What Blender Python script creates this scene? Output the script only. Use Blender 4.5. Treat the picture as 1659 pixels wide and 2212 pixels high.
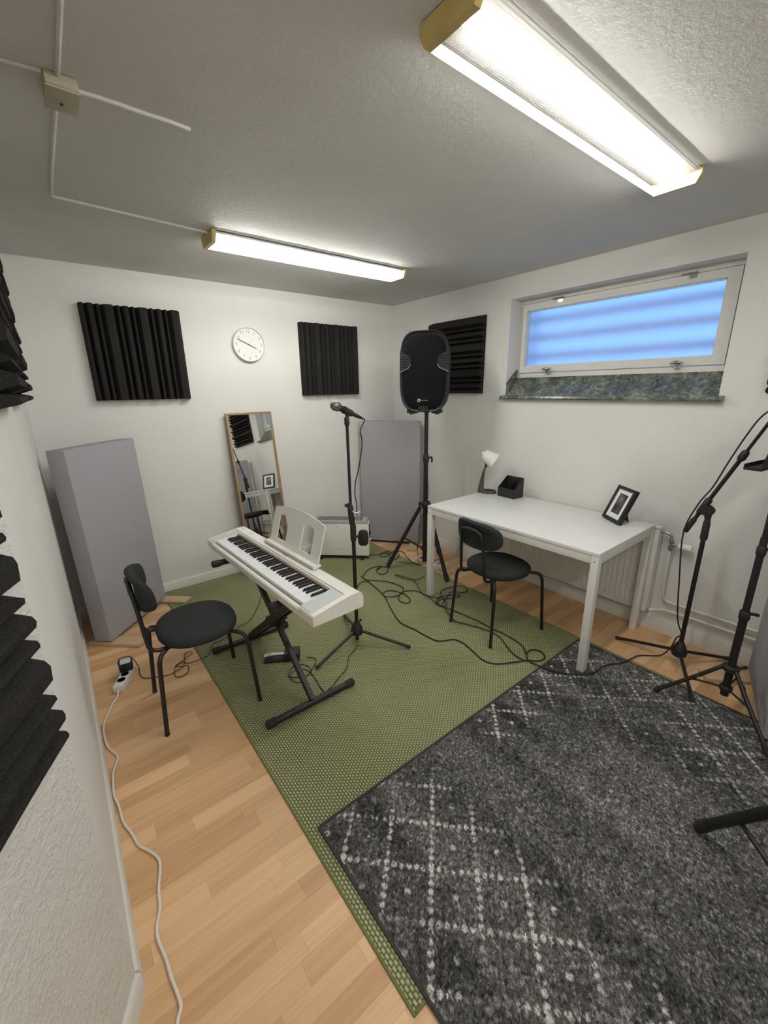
import bpy, bmesh, math, random
from mathutils import Vector, Matrix
import numpy as np
random.seed(7)
sc = bpy.context.scene
for o in list(bpy.data.objects): bpy.data.objects.remove(o)
C = sc.collection
PI = math.pi
# ---------------------------------------------------------------- camera
cam_d = bpy.data.cameras.new('camera'); cam = bpy.data.objects.new('camera', cam_d); C.objects.link(cam)
cam_d.sensor_fit = 'HORIZONTAL'; cam_d.sensor_width = 36.0; cam_d.lens = 899.14/1659*36.0
cam_d.clip_start = 0.02; cam_d.clip_end = 100
R_, U_, F_ = (0.78543,-0.61878,-0.01479), (0.18710,0.21458,0.95862), (0.59000,0.75569,-0.28431)
cam.matrix_world = Matrix(((R_[0],U_[0],-F_[0],-2.90335),(R_[1],U_[1],-F_[1],-3.51995),(R_[2],U_[2],-F_[2],1.56284),(0,0,0,1)))
sc.camera = cam
# ---------------------------------------------------------------- world (dusk sky outside the basement window)
w = bpy.data.worlds.new('sky'); sc.world = w; w.use_nodes = True
bg = w.node_tree.nodes['Background']; bg.inputs[0].default_value = (0.22, 0.44, 1.0, 1); bg.inputs[1].default_value = 1.75
# ---------------------------------------------------------------- exposure
vs = sc.view_settings; vs.view_transform = 'Standard'; vs.look = 'None'; vs.gamma = 1.0; vs.use_curve_mapping = False
vs.exposure = 0.0
TUBE_POWER = 158.0
TUBE_COLOR = (0.985, 0.98, 0.99)
H = 2.349
# ---------------------------------------------------------------- materials
def new_mat(name, color=(.8,.8,.8), rough=.5, metal=0., spec=.5):
    m = bpy.data.materials.new(name); m.use_nodes = True
    b = m.node_tree.nodes['Principled BSDF']
    b.inputs['Base Color'].default_value = (*color, 1); b.inputs['Roughness'].default_value = rough
    b.inputs['Metallic'].default_value = metal; b.inputs['Specular IOR Level'].default_value = spec
    return m
def N(m, t, **kw):
    n = m.node_tree.nodes.new(t)
    for k, v in kw.items(): setattr(n, k, v)
    return n
def L(m, a, b): m.node_tree.links.new(a, b)
def bsdf(m): return m.node_tree.nodes['Principled BSDF']
def coords(m, kind='Object', scale=None):
    t = N(m, 'ShaderNodeTexCoord'); out = t.outputs[kind]
    if scale is not None:
        mp = N(m, 'ShaderNodeMapping'); mp.inputs['Scale'].default_value = scale; L(m, out, mp.inputs[0]); out = mp.outputs[0]
    return out
def noise(m, vec, scale, detail=4, rough=.5):
    n = N(m, 'ShaderNodeTexNoise'); n.inputs['Scale'].default_value = scale; n.inputs['Detail'].default_value = detail
    n.inputs['Roughness'].default_value = rough; L(m, vec, n.inputs['Vector']); return n.outputs['Fac']
def ramp(m, fac, stops):
    r = N(m, 'ShaderNodeValToRGB'); e = r.color_ramp.elements
    while len(e) < len(stops): e.new(.5)
    for i, (p, c) in enumerate(stops): e[i].position = p; e[i].color = (*c, 1)
    L(m, fac, r.inputs[0]); return r.outputs[0]
def mth(m, op, a, b=None, c=None):
    n = N(m, 'ShaderNodeMath', operation=op)
    for i, v in enumerate((a, b, c)):
        if v is None: continue
        if isinstance(v, (int, float)): n.inputs[i].default_value = v
        else: L(m, v, n.inputs[i])
    return n.outputs[0]
def bump(m, h, strength=.3, dist=.01):
    b = N(m, 'ShaderNodeBump'); b.inputs['Strength'].default_value = strength; b.inputs['Distance'].default_value = dist
    L(m, h, b.inputs['Height']); L(m, b.outputs[0], bsdf(m).inputs['Normal']); return b
def noisy(name, c1, c2, scale=40, rough=.5, bs=.2, bd=.002, bscale=None, metal=0, detail=4, spec=.5):
    m = new_mat(name, c1, rough, metal, spec); v = coords(m)
    f = noise(m, v, scale, detail); L(m, ramp(m, f, [(.3, c1), (.7, c2)]), bsdf(m).inputs['Base Color'])
    if bs: bump(m, noise(m, v, bscale or scale, 3), bs, bd)
    return m
M = {}
def plaster(name, c1, c2, coarse, strength, dist):
    m = new_mat(name, c1, .75, 0, .25); v = coords(m, 'Object')
    f = noise(m, v, 3.0, 3); L(m, ramp(m, f, [(.35, c1), (.65, c2)]), bsdf(m).inputs['Base Color'])
    h1 = noise(m, v, coarse, 5, .6); h2 = noise(m, v, coarse*3.3, 2)
    bump(m, mth(m, 'ADD', h1, mth(m, 'MULTIPLY', h2, .35)), strength, dist); return m
M['wall'] = plaster('wall_paint', (.76,.75,.72), (.735,.725,.695), 26, .28, .006)
M['wall_rough'] = plaster('rough_wall_paint', (.73,.72,.69), (.69,.68,.65), 48, .8, .010)
M['ceil'] = plaster('ceiling_paint', (.66,.655,.63), (.63,.625,.605), 48, .33, .006)
M['trim'] = noisy('trim_paint', (.72,.71,.66), (.68,.67,.62), 12, .4, .1, .002)
M['white'] = noisy('white_lacquer', (.76,.765,.75), (.74,.745,.73), 8, .32, .02, .001)
M['white_met'] = noisy('white_powder_coat', (.74,.73,.69), (.71,.70,.66), 30, .4, .1, .0008)
M['blackmet'] = noisy('black_powder_coat', (.010,.0095,.010), (.014,.013,.014), 60, .42, .1, .0005)
M['blackpl'] = noisy('black_plastic', (.011,.011,.012), (.016,.016,.017), 80, .5, .15, .0006)
M['rubber'] = noisy('black_rubber', (.018,.018,.018), (.028,.028,.028), 90, .85, .3, .001)
M['chrome'] = noisy('chrome', (.9,.9,.9), (.85,.85,.85), 30, .35, .02, .0003, metal=.7)
M['steel'] = noisy('dull_steel', (.5,.5,.48), (.42,.42,.40), 50, .3, .05, .0004, metal=1)
M['foam'] = noisy('acoustic_foam_black', (.0155,.0145,.0135), (.034,.032,.030), 260, .95, .9, .0025, spec=.15)
M['fabric'] = noisy('grey_acoustic_fabric', (.365,.36,.385), (.385,.38,.405), 220, .92, .35, .0012, spec=.1)
M['seatfab'] = noisy('dark_seat_fabric', (.024,.028,.028), (.034,.038,.038), 300, .88, .4, .0012, spec=.2)
M['pine'] = None
def wood(name, c1, c2, axis=0, sc_=9, rnd=0.):
    m = new_mat(name, c1, .42); v = coords(m, 'Object')
    oi = N(m, 'ShaderNodeObjectInfo'); s = [70, 70, 70]; s[axis] = 2.2
    add = N(m, 'ShaderNodeVectorMath', operation='ADD'); L(m, v, add.inputs[0])
    cm = N(m, 'ShaderNodeCombineXYZ')
    for i in range(3): L(m, mth(m, 'MULTIPLY', oi.outputs['Random'], 3.7+i*5), cm.inputs[i])
    L(m, cm.outputs[0], add.inputs[1])
    mp = N(m, 'ShaderNodeMapping'); mp.inputs['Scale'].default_value = s; L(m, add.outputs[0], mp.inputs[0])
    f = noise(m, mp.outputs[0], 1.0, 5, .6)
    mp2 = N(m, 'ShaderNodeMapping'); s2 = [sc_, sc_, sc_]; s2[axis] = 1.0; mp2.inputs['Scale'].default_value = s2; L(m, add.outputs[0], mp2.inputs[0])
    g = noise(m, mp2.outputs[0], 1.6, 3)
    ff = mth(m, 'ADD', mth(m, 'MULTIPLY', f, .55), mth(m, 'MULTIPLY', g, .45))
    if rnd: ff = mth(m, 'ADD', ff, mth(m, 'MULTIPLY', mth(m, 'SUBTRACT', oi.outputs['Random'], .5), rnd))
    L(m, ramp(m, ff, [(.25, c1), (.75, c2)]), bsdf(m).inputs['Base Color'])
    bump(m, f, .05, .0006); return m
M['plank'] = wood('beech_laminate', (.56,.325,.155), (.79,.515,.285), 0, 9, .46)
M['pine'] = wood('raw_pine', (.52,.36,.20), (.68,.51,.32), 0, 12, .1)
M['oak'] = wood('oak_frame', (.26,.155,.07), (.40,.26,.13), 2, 14, .1)
M['oakh'] = wood('oak_frame_h', (.26,.155,.07), (.40,.26,.13), 0, 14, .1)
m = M['sub'] = noisy('subfloor', (.12,.075,.04), (.10,.06,.035), 20, .8)
m = M['marble'] = new_mat('green_marble', (.1,.13,.11), .22); v = coords(m, 'Object', (1, 1, 1))
n1 = noise(m, v, 9, 8, .65); wv = N(m, 'ShaderNodeTexNoise'); wv.inputs['Scale'].default_value = 14; wv.inputs['Detail'].default_value = 6; wv.inputs['Distortion'].default_value = 2.5; L(m, v, wv.inputs[0])
f = mth(m, 'ADD', mth(m, 'MULTIPLY', n1, .5), mth(m, 'MULTIPLY', wv.outputs['Fac'], .5))
L(m, ramp(m, f, [(.36, (.035,.042,.034)), (.48, (.10,.12,.10)), (.56, (.20,.225,.195)), (.66, (.36,.38,.33))]), bsdf(m).inputs['Base Color'])
m = M['mirror'] = new_mat('mirror_glass', (.86,.88,.86), .01, 1.0)
m = M['pane'] = new_mat('frosted_window_glass', (.93,.97,1.0), .52); bsdf(m).inputs['Transmission Weight'].default_value = 1.0; bsdf(m).inputs['IOR'].default_value = 1.35
m = M['tube'] = new_mat('fluorescent_tube', (1,1,1), .5); bsdf(m).inputs['Emission Color'].default_value = (*TUBE_COLOR, 1); bsdf(m).inputs['Emission Strength'].default_value = TUBE_POWER
def acrylic(name, tcol, pt, trl, axis, pitch, blk=.12):
    m = bpy.data.materials.new(name); m.use_nodes = True; nt = m.node_tree; nt.nodes.clear()
    out = N(m, 'ShaderNodeOutputMaterial'); tr = N(m, 'ShaderNodeBsdfTransparent'); tr.inputs[0].default_value = (*tcol, 1)
    tl = N(m, 'ShaderNodeBsdfTranslucent'); tl.inputs[0].default_value = (*tcol, 1); gl = N(m, 'ShaderNodeBsdfGlossy'); gl.inputs['Roughness'].default_value = .25
    df = N(m, 'ShaderNodeBsdfDiffuse'); df.inputs[0].default_value = (*tcol, 1)
    v = coords(m, 'Object'); sp = N(m, 'ShaderNodeSeparateXYZ'); L(m, v, sp.inputs[0])
    s = mth(m, 'SINE', mth(m, 'MULTIPLY', sp.outputs[axis], 2*PI/pitch))
    if axis == 0:
        s = mth(m, 'ADD', s, mth(m, 'SINE', mth(m, 'MULTIPLY', sp.outputs[1], 2*PI/pitch)))
    bp = N(m, 'ShaderNodeBump'); bp.inputs['Strength'].default_value = .9; bp.inputs['Distance'].default_value = .002; L(m, s, bp.inputs['Height'])
    for x in (tl, gl, df): L(m, bp.outputs[0], x.inputs['Normal'])
    a = N(m, 'ShaderNodeMixShader'); a.inputs[0].default_value = trl; L(m, tr.outputs[0], a.inputs[1]); L(m, tl.outputs[0], a.inputs[2])
    # rib troughs pass less light than the crests
    fac = mth(m, 'ADD', trl, mth(m, 'MULTIPLY', s, trl*.25)); L(m, fac, a.inputs[0])
    b2 = N(m, 'ShaderNodeMixShader'); b2.inputs[0].default_value = blk; L(m, a.outputs[0], b2.inputs[1]); L(m, df.outputs[0], b2.inputs[2])
    b = N(m, 'ShaderNodeMixShader'); b.inputs[0].default_value = pt; L(m, b2.outputs[0], b.inputs[1]); L(m, gl.outputs[0], b.inputs[2]); L(m, b.outputs[0], out.inputs[0])
    return m
M['acrylic'] = acrylic('prismatic_acrylic', (.97,.96,.90), .06, .024, 0, .0065)
M['acrylic_side'] = acrylic('ribbed_acrylic', (.93,.92,.86), .10, .03, 2, .008, .45)
M['yellow'] = noisy('yellowed_plastic', (.62,.47,.16), (.52,.40,.16), 14, .4, .05)
M['housing'] = noisy('light_housing', (.024,.023,.02), (.02,.019,.017), 20, .5)
M['shade'] = new_mat('white_lamp_shade', (.74,.76,.72), .45)
M['lampgrey'] = noisy('dark_grey_plastic', (.052,.047,.043), (.062,.057,.052), 40, .5, .05)
M['key_w'] = new_mat('white_key', (.80,.81,.81), .22)
M['key_b'] = new_mat('black_key', (.010,.010,.011), .28)
M['piano'] = noisy('piano_white', (.80,.79,.73), (.78,.77,.71), 20, .38, .03, .0005)
M['piano_panel'] = noisy('piano_speaker_panel', (.56,.60,.58), (.53,.57,.55), 120, .45, .2, .0006)
M['felt'] = new_mat('red_felt', (.15,.03,.02), .9)
M['logo'] = new_mat('grey_print', (.20,.19,.17), .5)
M['logo_l'] = new_mat('pale_grey_print', (.52,.51,.49), .5)
M['clock'] = new_mat('clock_white', (.78,.765,.73), .45)
M['numeral'] = new_mat('clock_grey', (.33,.31,.29), .6)
M['hand'] = new_mat('clock_hand', (.10,.095,.09), .5)
M['heater'] = noisy('heater_white', (.76,.76,.70), (.74,.74,.68), 20, .4)
M['heater_grey'] = noisy('heater_grey', (.36,.36,.35), (.33,.33,.32), 20, .45)
M['cord_w'] = noisy('white_cord', (.78,.72,.66), (.74,.68,.62), 60, .5)
M['cord_b'] = noisy('black_cord', (.012,.012,.012), (.018,.018,.018), 60, .6)
M['plastic_w'] = noisy('white_plastic', (.80,.79,.77), (.77,.76,.74), 20, .35)
M['beige'] = noisy('old_beige_plastic', (.46,.42,.30), (.42,.38,.27), 14, .5)
M['silver'] = new_mat('silver_grille', (.45,.45,.45), .35, .9)
M['grille'] = noisy('speaker_grille', (.004,.004,.0045), (.009,.009,.010), 420, .8, .4, .0008, spec=.1)
M['print'] = None
m = M['photo'] = new_mat('grey_photograph', (.1,.1,.1), .3); v = coords(m, 'Object'); f = noise(m, v, 14, 5, .6)
L(m, ramp(m, f, [(.40, (.02,.021,.018)), (.52, (.07,.07,.066)), (.62, (.22,.22,.21))]), bsdf(m).inputs['Base Color'])
M['mat_board'] = new_mat('white_mat_board', (.80,.80,.80), .6)
M['sticker'] = noisy('printed_sticker', (.75,.75,.78), (.45,.45,.5), 90, .5, 0)
# green woven rug: staggered basket weave
m = M['weave'] = new_mat('green_weave', (.15,.17,.07), .9, 0, .1)
v = coords(m, 'Object'); sp = N(m, 'ShaderNodeSeparateXYZ'); L(m, v, sp.inputs[0])
row = mth(m, 'FLOOR', mth(m, 'DIVIDE', sp.outputs[0], .0115))
off = mth(m, 'MULTIPLY', mth(m, 'MODULO', mth(m, 'ABSOLUTE', row), 2.0), .0085)
sx = mth(m, 'ABSOLUTE', mth(m, 'SINE', mth(m, 'MULTIPLY', sp.outputs[0], PI/.0115)))
sy = mth(m, 'ABSOLUTE', mth(m, 'SINE', mth(m, 'MULTIPLY', mth(m, 'ADD', sp.outputs[1], off), PI/.017)))
hgt = mth(m, 'MULTIPLY', mth(m, 'POWER', sx, .6), mth(m, 'POWER', sy, .5))
nf = noise(m, v, 160, 3); nl = noise(m, v, 2.2, 2)
cf = mth(m, 'ADD', mth(m, 'MULTIPLY', hgt, .72), mth(m, 'MULTIPLY', mth(m, 'SUBTRACT', mth(m, 'ADD', nf, mth(m, 'MULTIPLY', nl, .5)), .55), .5))
L(m, ramp(m, cf, [(.12, (.085,.090,.040)), (.45, (.225,.238,.115)), (.85, (.49,.49,.29))]), bsdf(m).inputs['Base Color'])
bump(m, hgt, .9, .004)
M['weave_edge'] = noisy('green_binding', (.13,.155,.05), (.18,.20,.07), 200, .85, .6, .002)
# grey pile rug: colour attribute on the pile mesh
m = M['pile'] = new_mat('grey_pile', (.1,.1,.1), .95, 0, .05)
at = N(m, 'ShaderNodeVertexColor'); at.layer_name = 'Col'; v = coords(m, 'Object'); nf = noise(m, v, 330, 3, .7)
mx = N(m, 'ShaderNodeMix', data_type='RGBA', blend_type='MULTIPLY'); mx.inputs[0].default_value = 1.0
L(m, at.outputs[0], mx.inputs[6]); L(m, ramp(m, nf, [(.32, (.25,.25,.25)), (.68, (1.7,1.7,1.7))]), mx.inputs[7]); L(m, mx.outputs[2], bsdf(m).inputs['Base Color'])
bump(m, nf, 1.0, .004)
M['pile_edge'] = noisy('grey_binding', (.035,.033,.03), (.06,.056,.05), 200, .9, .5, .002)
# ---------------------------------------------------------------- mesh helpers
class MB:
    def __init__(s): s.v = []; s.f = []
    def add(s, vs_, fs, T=None):
        o = len(s.v)
        s.v += [tuple(T @ Vector(p)) if T else tuple(p) for p in vs_]; s.f += [tuple(i+o for i in f) for f in fs]; return s
    def box(s, x0, x1, y0, y1, z0, z1, T=None, b=0.):
        if b <= 0:
            vs_ = [(x, y, z) for z in (z0, z1) for y in (y0, y1) for x in (x0, x1)]
            return s.add(vs_, [(0,2,3,1),(4,5,7,6),(0,1,5,4),(2,6,7,3),(0,4,6,2),(1,3,7,5)], T)
        bm = bmesh.new(); bmesh.ops.create_cube(bm, size=1)
        for p in bm.verts: p.co = Vector(((x0+x1)/2+p.co.x*(x1-x0), (y0+y1)/2+p.co.y*(y1-y0), (z0+z1)/2+p.co.z*(z1-z0)))
        bmesh.ops.bevel(bm, geom=bm.edges[:], offset=b, segments=2, affect='EDGES', profile=.6)
        return s.bm(bm, T)
    def bm(s, bm, T=None):
        bm.verts.ensure_lookup_table(); bm.verts.index_update()
        s.add([p.co[:] for p in bm.verts], [tuple(q.index for q in f.verts) for f in bm.faces], T); bm.free(); return s
    def prism(s, poly, a0, a1, axis='z', T=None, cap=True):
        mk = {'z': lambda p, a: (p[0], p[1], a), 'y': lambda p, a: (p[0], a, p[1]), 'x': lambda p, a: (a, p[0], p[1])}[axis]
        n = len(poly); vs_ = [mk(p, a0) for p in poly]+[mk(p, a1) for p in poly]
        fs = [(i, (i+1) % n, n+(i+1) % n, n+i) for i in range(n)]
        if cap: fs += [tuple(range(n))[::-1], tuple(range(n, 2*n))]
        return s.add(vs_, fs, T)
    def tube(s, pts, r, n=10, cap=True, T=None, closed=False):
        pts = [Vector(p) for p in pts]; k = len(pts); rs = r if isinstance(r, (list, tuple)) else [r]*k
        up = Vector((0, 0, 1)); vs_ = []; prev = None
        for i, p in enumerate(pts):
            t = (pts[min(i+1, k-1)]-pts[max(i-1, 0)])
            if closed: t = pts[(i+1) % k]-pts[i-1]
            t = t.normalized() if t.length > 1e-9 else Vector((0, 0, 1))
            if prev is None:
                a = t.cross(up) if abs(t.z) < .95 else t.cross(Vector((1, 0, 0)))
            else: a = prev-t*prev.dot(t)
            if a.length < 1e-6: a = t.orthogonal()
            a.normalize(); b = t.cross(a); prev = a
            vs_ += [tuple(p+(a*math.cos(q*2*PI/n)+b*math.sin(q*2*PI/n))*rs[i]) for q in range(n)]
        fs = [(i*n+q, i*n+(q+1) % n, (i+1)*n+(q+1) % n, (i+1)*n+q) for i in range(k-1) for q in range(n)]
        if closed: fs += [((k-1)*n+q, (k-1)*n+(q+1) % n, (q+1) % n, q) for q in range(n)]
        elif cap: fs += [tuple(range(n))[::-1], tuple(range((k-1)*n, k*n))]
        return s.add(vs_, fs, T)
    def lathe(s, prof, n=24, T=None):
        vs_ = [(r*math.cos(q*2*PI/n), r*math.sin(q*2*PI/n), z) for r, z in prof for q in range(n)]; k = len(prof)
        fs = [(i*n+q, i*n+(q+1) % n, (i+1)*n+(q+1) % n, (i+1)*n+q) for i in range(k-1) for q in range(n)]
        fs += [tuple(range(n))[::-1], tuple(range((k-1)*n, k*n))]
        return s.add(vs_, fs, T)
    def cyl(s, a, b, r, n=14, T=None): return s.tube([a, b], r, n, True, T)
    def loft(s, rings, cap=True, T=None):
        n = len(rings[0]); k = len(rings)
        fs = [(i*n+q, i*n+(q+1) % n, (i+1)*n+(q+1) % n, (i+1)*n+q) for i in range(k-1) for q in range(n)]
        if cap: fs += [tuple(range(n))[::-1], tuple(range((k-1)*n, k*n))]
        return s.add([p for r in rings for p in r], fs, T)
def spline(pts, sub=5, closed=False):
    P = [Vector(p) for p in pts]; n = len(P); out = []
    for i in range(n if closed else n-1):
        g = (lambda j: P[j % n]) if closed else (lambda j: P[max(0, min(n-1, j))])
        a, b, c, d = g(i-1), g(i), g(i+1), g(i+2)
        for k in range(sub):
            t = k/sub; out.append(.5*((2*b)+(-a+c)*t+(2*a-5*b+4*c-d)*t*t+(-a+3*b-3*c+d)*t**3))
    if not closed: out.append(P[-1])
    return out
def obj(name, mb, mat, parent=None, smooth=True, ang=40):
    me = bpy.data.meshes.new(name); me.from_pydata(mb.v, [], mb.f)
    bm = bmesh.new(); bm.from_mesh(me); bmesh.ops.recalc_face_normals(bm, faces=bm.faces[:])
    if smooth:
        lim = math.radians(ang)
        for f in bm.faces: f.smooth = True
        for e in bm.edges:
            if len(e.link_faces) == 2 and e.calc_face_angle(0) > lim: e.smooth = False
    bm.to_mesh(me); bm.free()
    for mm in (mat if isinstance(mat, (list, tuple)) else [mat]): me.materials.append(mm)
    o = bpy.data.objects.new(name, me); C.objects.link(o)
    if parent: o.parent = parent
    return o
def tag(o, label, cat, group=None):
    o['label'] = label; o['category'] = cat
    if group: o['group'] = group
    return o
def thing(name, label, cat, loc=(0,0,0), rz=0., group=None):
    o = bpy.data.objects.new(name, None); o.empty_display_size = .05; C.objects.link(o)
    o.location = loc; o.rotation_euler = (0, 0, rz); return tag(o, label, cat, group)
def struct(name, mb, mat, parent=None, **k):
    o = obj(name, mb, mat, parent, **k)
    if parent is None: o['kind'] = 'structure'
    return o
def sempty(name):
    o = bpy.data.objects.new(name, None); C.objects.link(o); o['kind'] = 'structure'; return o
def dup(root, loc, rz, label=None, group=None):
    r = root.copy(); C.objects.link(r); r.location = loc; r.rotation_euler = (0, 0, rz)
    if label: r['label'] = label
    if group: r['group'] = group
    for ch in list(root.children):
        c = ch.copy(); C.objects.link(c); c.parent = r
        for g in ch.children:
            d = g.copy(); C.objects.link(d); d.parent = c
    return r
def text_obj(name, s, size, mat, parent, T, ext=.0006):
    cu = bpy.data.curves.new(name, 'FONT'); cu.body = s; cu.size = size; cu.extrude = ext; cu.align_x = 'CENTER'; cu.align_y = 'CENTER'
    t = bpy.data.objects.new(name, cu); C.objects.link(t); bpy.context.view_layer.update()
    me = bpy.data.meshes.new_from_object(t.evaluated_get(bpy.context.evaluated_depsgraph_get())); bpy.data.objects.remove(t)
    me.transform(T); me.materials.clear(); me.materials.append(mat)
    o = bpy.data.objects.new(name, me); C.objects.link(o); o.parent = parent; return o
def Tr(x, y, z): return Matrix.Translation((x, y, z))
def Rt(a, ax): return Matrix.Rotation(a, 4, ax)
# ================================================================= ROOM SHELL
YF = -4.6                                            # wall behind the camera
AD = Vector((-.43, -.903, 0)).normalized(); AN = Vector((.903, -.43, 0)).normalized(); AO = Vector((-3.0, -2.535, 0))
AE = AO+AD*((YF-AO.y)/AD.y)
fl = struct('floor', MB().prism([(AE.x-.2, YF-.1), (.2, YF-.1), (.2, .1), (-3.1, .1), (-3.1, -2.5)], -.09, -.008), M['sub'])
struct('ceiling', MB().box(AE.x-.3, .3, YF-.2, .2, H, H+.12), M['ceil'])
struct('wall_back', MB().box(-3.2, .25, 0, .15, -.05, H+.05), M['wall'])
struct('wall_left', MB().box(-3.15, -3.0, -2.535, .1, -.05, H+.05), M['wall'])
Tn = Matrix.Translation(AO) @ Matrix(((AD.x, AN.x, 0, 0), (AD.y, AN.y, 0, 0), (0, 0, 1, 0), (0, 0, 0, 1)))
struct('wall_front_left', MB().box(0, (AE-AO).length+.2, -.15, 0, -.05, H+.05, Tn), M['wall_rough'])
struct('wall_front', MB().box(AE.x-.3, .3, YF-.15, YF, -.05, H+.05), M['wall'])
# right wall with the window opening; its lower edge slopes down into the room like the sill
wy0, wy1, wz1 = -2.795, -1.402, 2.192; RW = .28
mb = MB()
mb.box(0, RW, wy1, .15, -.05, H+.05); mb.box(0, RW, YF-.1, wy0, -.05, H+.05)
mb.box(0, RW, wy0, wy1, wz1, H+.05)
mb.prism([(0, -.05), (RW, -.05), (RW, 1.62), (.125, 1.62), (0, 1.478)], wy0, wy1, 'y')
struct('wall_right', mb, M['wall'])
# baseboards
def board(name, a, b, h=.078, t=.013, side=1):
    a = Vector((*a, 0)); b = Vector((*b, 0)); d = (b-a).normalized(); n = Vector((-d.y, d.x, 0))*side; Lg = (b-a).length
    T = Matrix.Translation(a) @ Matrix(((d.x, n.x, 0, 0), (d.y, n.y, 0, 0), (0, 0, 1, 0), (0, 0, 0, 1)))
    return struct(name, MB().prism([(0, 0), (t, 0), (t, h-.008), (t-.005, h), (0, h)], 0, Lg, 'x', T), M['trim'])
board('baseboard_back', (-3.0, 0), (0, 0), side=-1)
board('baseboard_left', (-3.0, -2.53), (-3.0, 0), side=-1, t=.012)
board('baseboard_front_left', (AO.x, AO.y), (AE.x, AE.y), side=1, t=.014)
board('baseboard_right', (0, 0), (0, YF), h=.098, side=-1, t=.014)
# planks of the three-strip laminate floor: every strip in view is an object of its own
pm = {}
def plank(x0, x1, y0, y1):
    Lg = round(x1-x0, 3)
    if Lg < .02 or y1-y0 < .01: return
    k = (Lg, round(y1-y0, 3))
    if k not in pm:
        g = .00012; me = bpy.data.meshes.new('plank'); w2, l2 = (y1-y0)/2-g, Lg/2-g; c = .0003
        vs_ = [(sx*l2, sy*w2, -.008) for sx, sy in ((-1,-1),(1,-1),(1,1),(-1,1))]+[(sx*l2, sy*w2, -c) for sx, sy in ((-1,-1),(1,-1),(1,1),(-1,1))]+[(sx*(l2-c), sy*(w2-c), 0) for sx, sy in ((-1,-1),(1,-1),(1,1),(-1,1))]
        fs = [(a+o, (a+1) % 4+o, (a+1) % 4+o+4, a+o+4) for o in (0, 4) for a in range(4)]+[(8, 9, 10, 11)]
        me.from_pydata(vs_, [], fs); me.materials.append(M['plank']); pm[k] = me
    o = bpy.data.objects.new('plank', pm[k]); C.objects.link(o); o.parent = fl; o.location = ((x0+x1)/2, (y0+y1)/2, 0)
PW = .064; y = 0.0; ri = 0; lens = [.24, .32, .40, .50, .60]
rest = MB()
while y > YF:
    y1, y0 = y, max(y-PW, YF); x = -3.0
    if y0 < AO.y: x = (AO+AD*((y0-AO.y)/AD.y)).x
    x = round(x, 2)-.2*((ri*7) % 3)*.5; xs = x; first = True
    while xs < -.0005:
        Lg = random.choice(lens); xe = min(xs+Lg, 0)
        a = max(xs, -3.01 if y0 > -2.6 else xs); hidden = (a > -2.40 and xe < -.62 and y0 > -3.0) or y0 < -3.62
        if xe-a > .02:
            if hidden: rest.box(a+.0004, xe-.0004, y0+.0004, y1-.0004, -.008, 0)
            else: plank(a, xe, y0, y1)
        xs = xe
    y = y0; ri += 1
if rest.v:
    o = obj('planking', rest, M['plank'], fl, smooth=False); o['kind'] = 'stuff'
# ================================================================= WINDOW
win = sempty('window_1')
fx = .125
f = MB(); fw = .032          # fixed frame
f.box(fx, fx+.07, wy0, wy0+fw, 1.62, wz1, b=.003); f.box(fx, fx+.07, wy1-fw, wy1, 1.62, wz1, b=.003)
f.box(fx, fx+.07, wy0+fw, wy1-fw, wz1-.03, wz1, b=.003); f.box(fx, fx+.07, wy0+fw, wy1-fw, 1.62, 1.662, b=.003)
obj('window_frame', f, M['white_met'], win)
sy0, sy1, sz0, sz1 = wy0+fw+.002, wy1-fw-.002, 1.666, wz1-.034
gy0, gy1, gz0, gz1 = -2.700, -1.470, 1.712, 2.112
s = MB(); sx = fx-.012
for (a, b, c, d) in ((sy0, gy0, sz0, sz1), (gy1, sy1, sz0, sz1), (gy0, gy1, gz1, sz1), (gy0, gy1, sz0, gz0)):
    s.box(sx, sx+.05, a, b, c, d)
e = .006
for (a, b, c, d) in ((gy0, gy0+e, gz0, gz1), (gy1-e, gy1, gz0, gz1), (gy0, gy1, gz1-e, gz1), (gy0, gy1, gz0, gz0+e)): s.box(sx+.012, sx+.048, a, b, c, d)
sash = obj('sash', s, M['white_met'], win)
obj('glass_pane', MB().box(sx+.022, sx+.028, gy0+.002, gy1-.002, gz0+.002, gz1-.002), M['pane'], win, smooth=False)
for yy in (-1.69, -2.535):
    T = Tr(sx, yy, 1.672)
    h = MB(); h.lathe([(.0, -.004), (.011, -.004), (.011, .012), (0, .014)], 12, T @ Tr(-.004, 0, 0) @ Rt(-PI/2, 'Y'))
    h.tube([(-.012, -.0, .0), (-.022, -.002, .008), (-.028, -.004, .012)], .005, 8, T=T)
    h.tube([(-.028, .034, .012), (-.030, .018, .014), (-.031, 0, .015), (-.030, -.018, .014), (-.028, -.034, .012)], [.004, .008, .009, .008, .004], 10, T=T)
    h.box(-.010, 0, -.016, .012, -.022, -.010, T, b=.002)
    obj('window_handle', h, M['steel'], win)
for yy in (-1.72, -2.52):
    h = MB(); h.tube([(sx-.006, yy-.04, sz1+.004), (sx-.006, yy+.04, sz1+.004)], .006, 8); h.box(sx-.003, sx+.002, yy-.035, yy+.002, sz1-.022, sz1+.002)
    obj('hinge', h, M['steel'], win)
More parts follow.
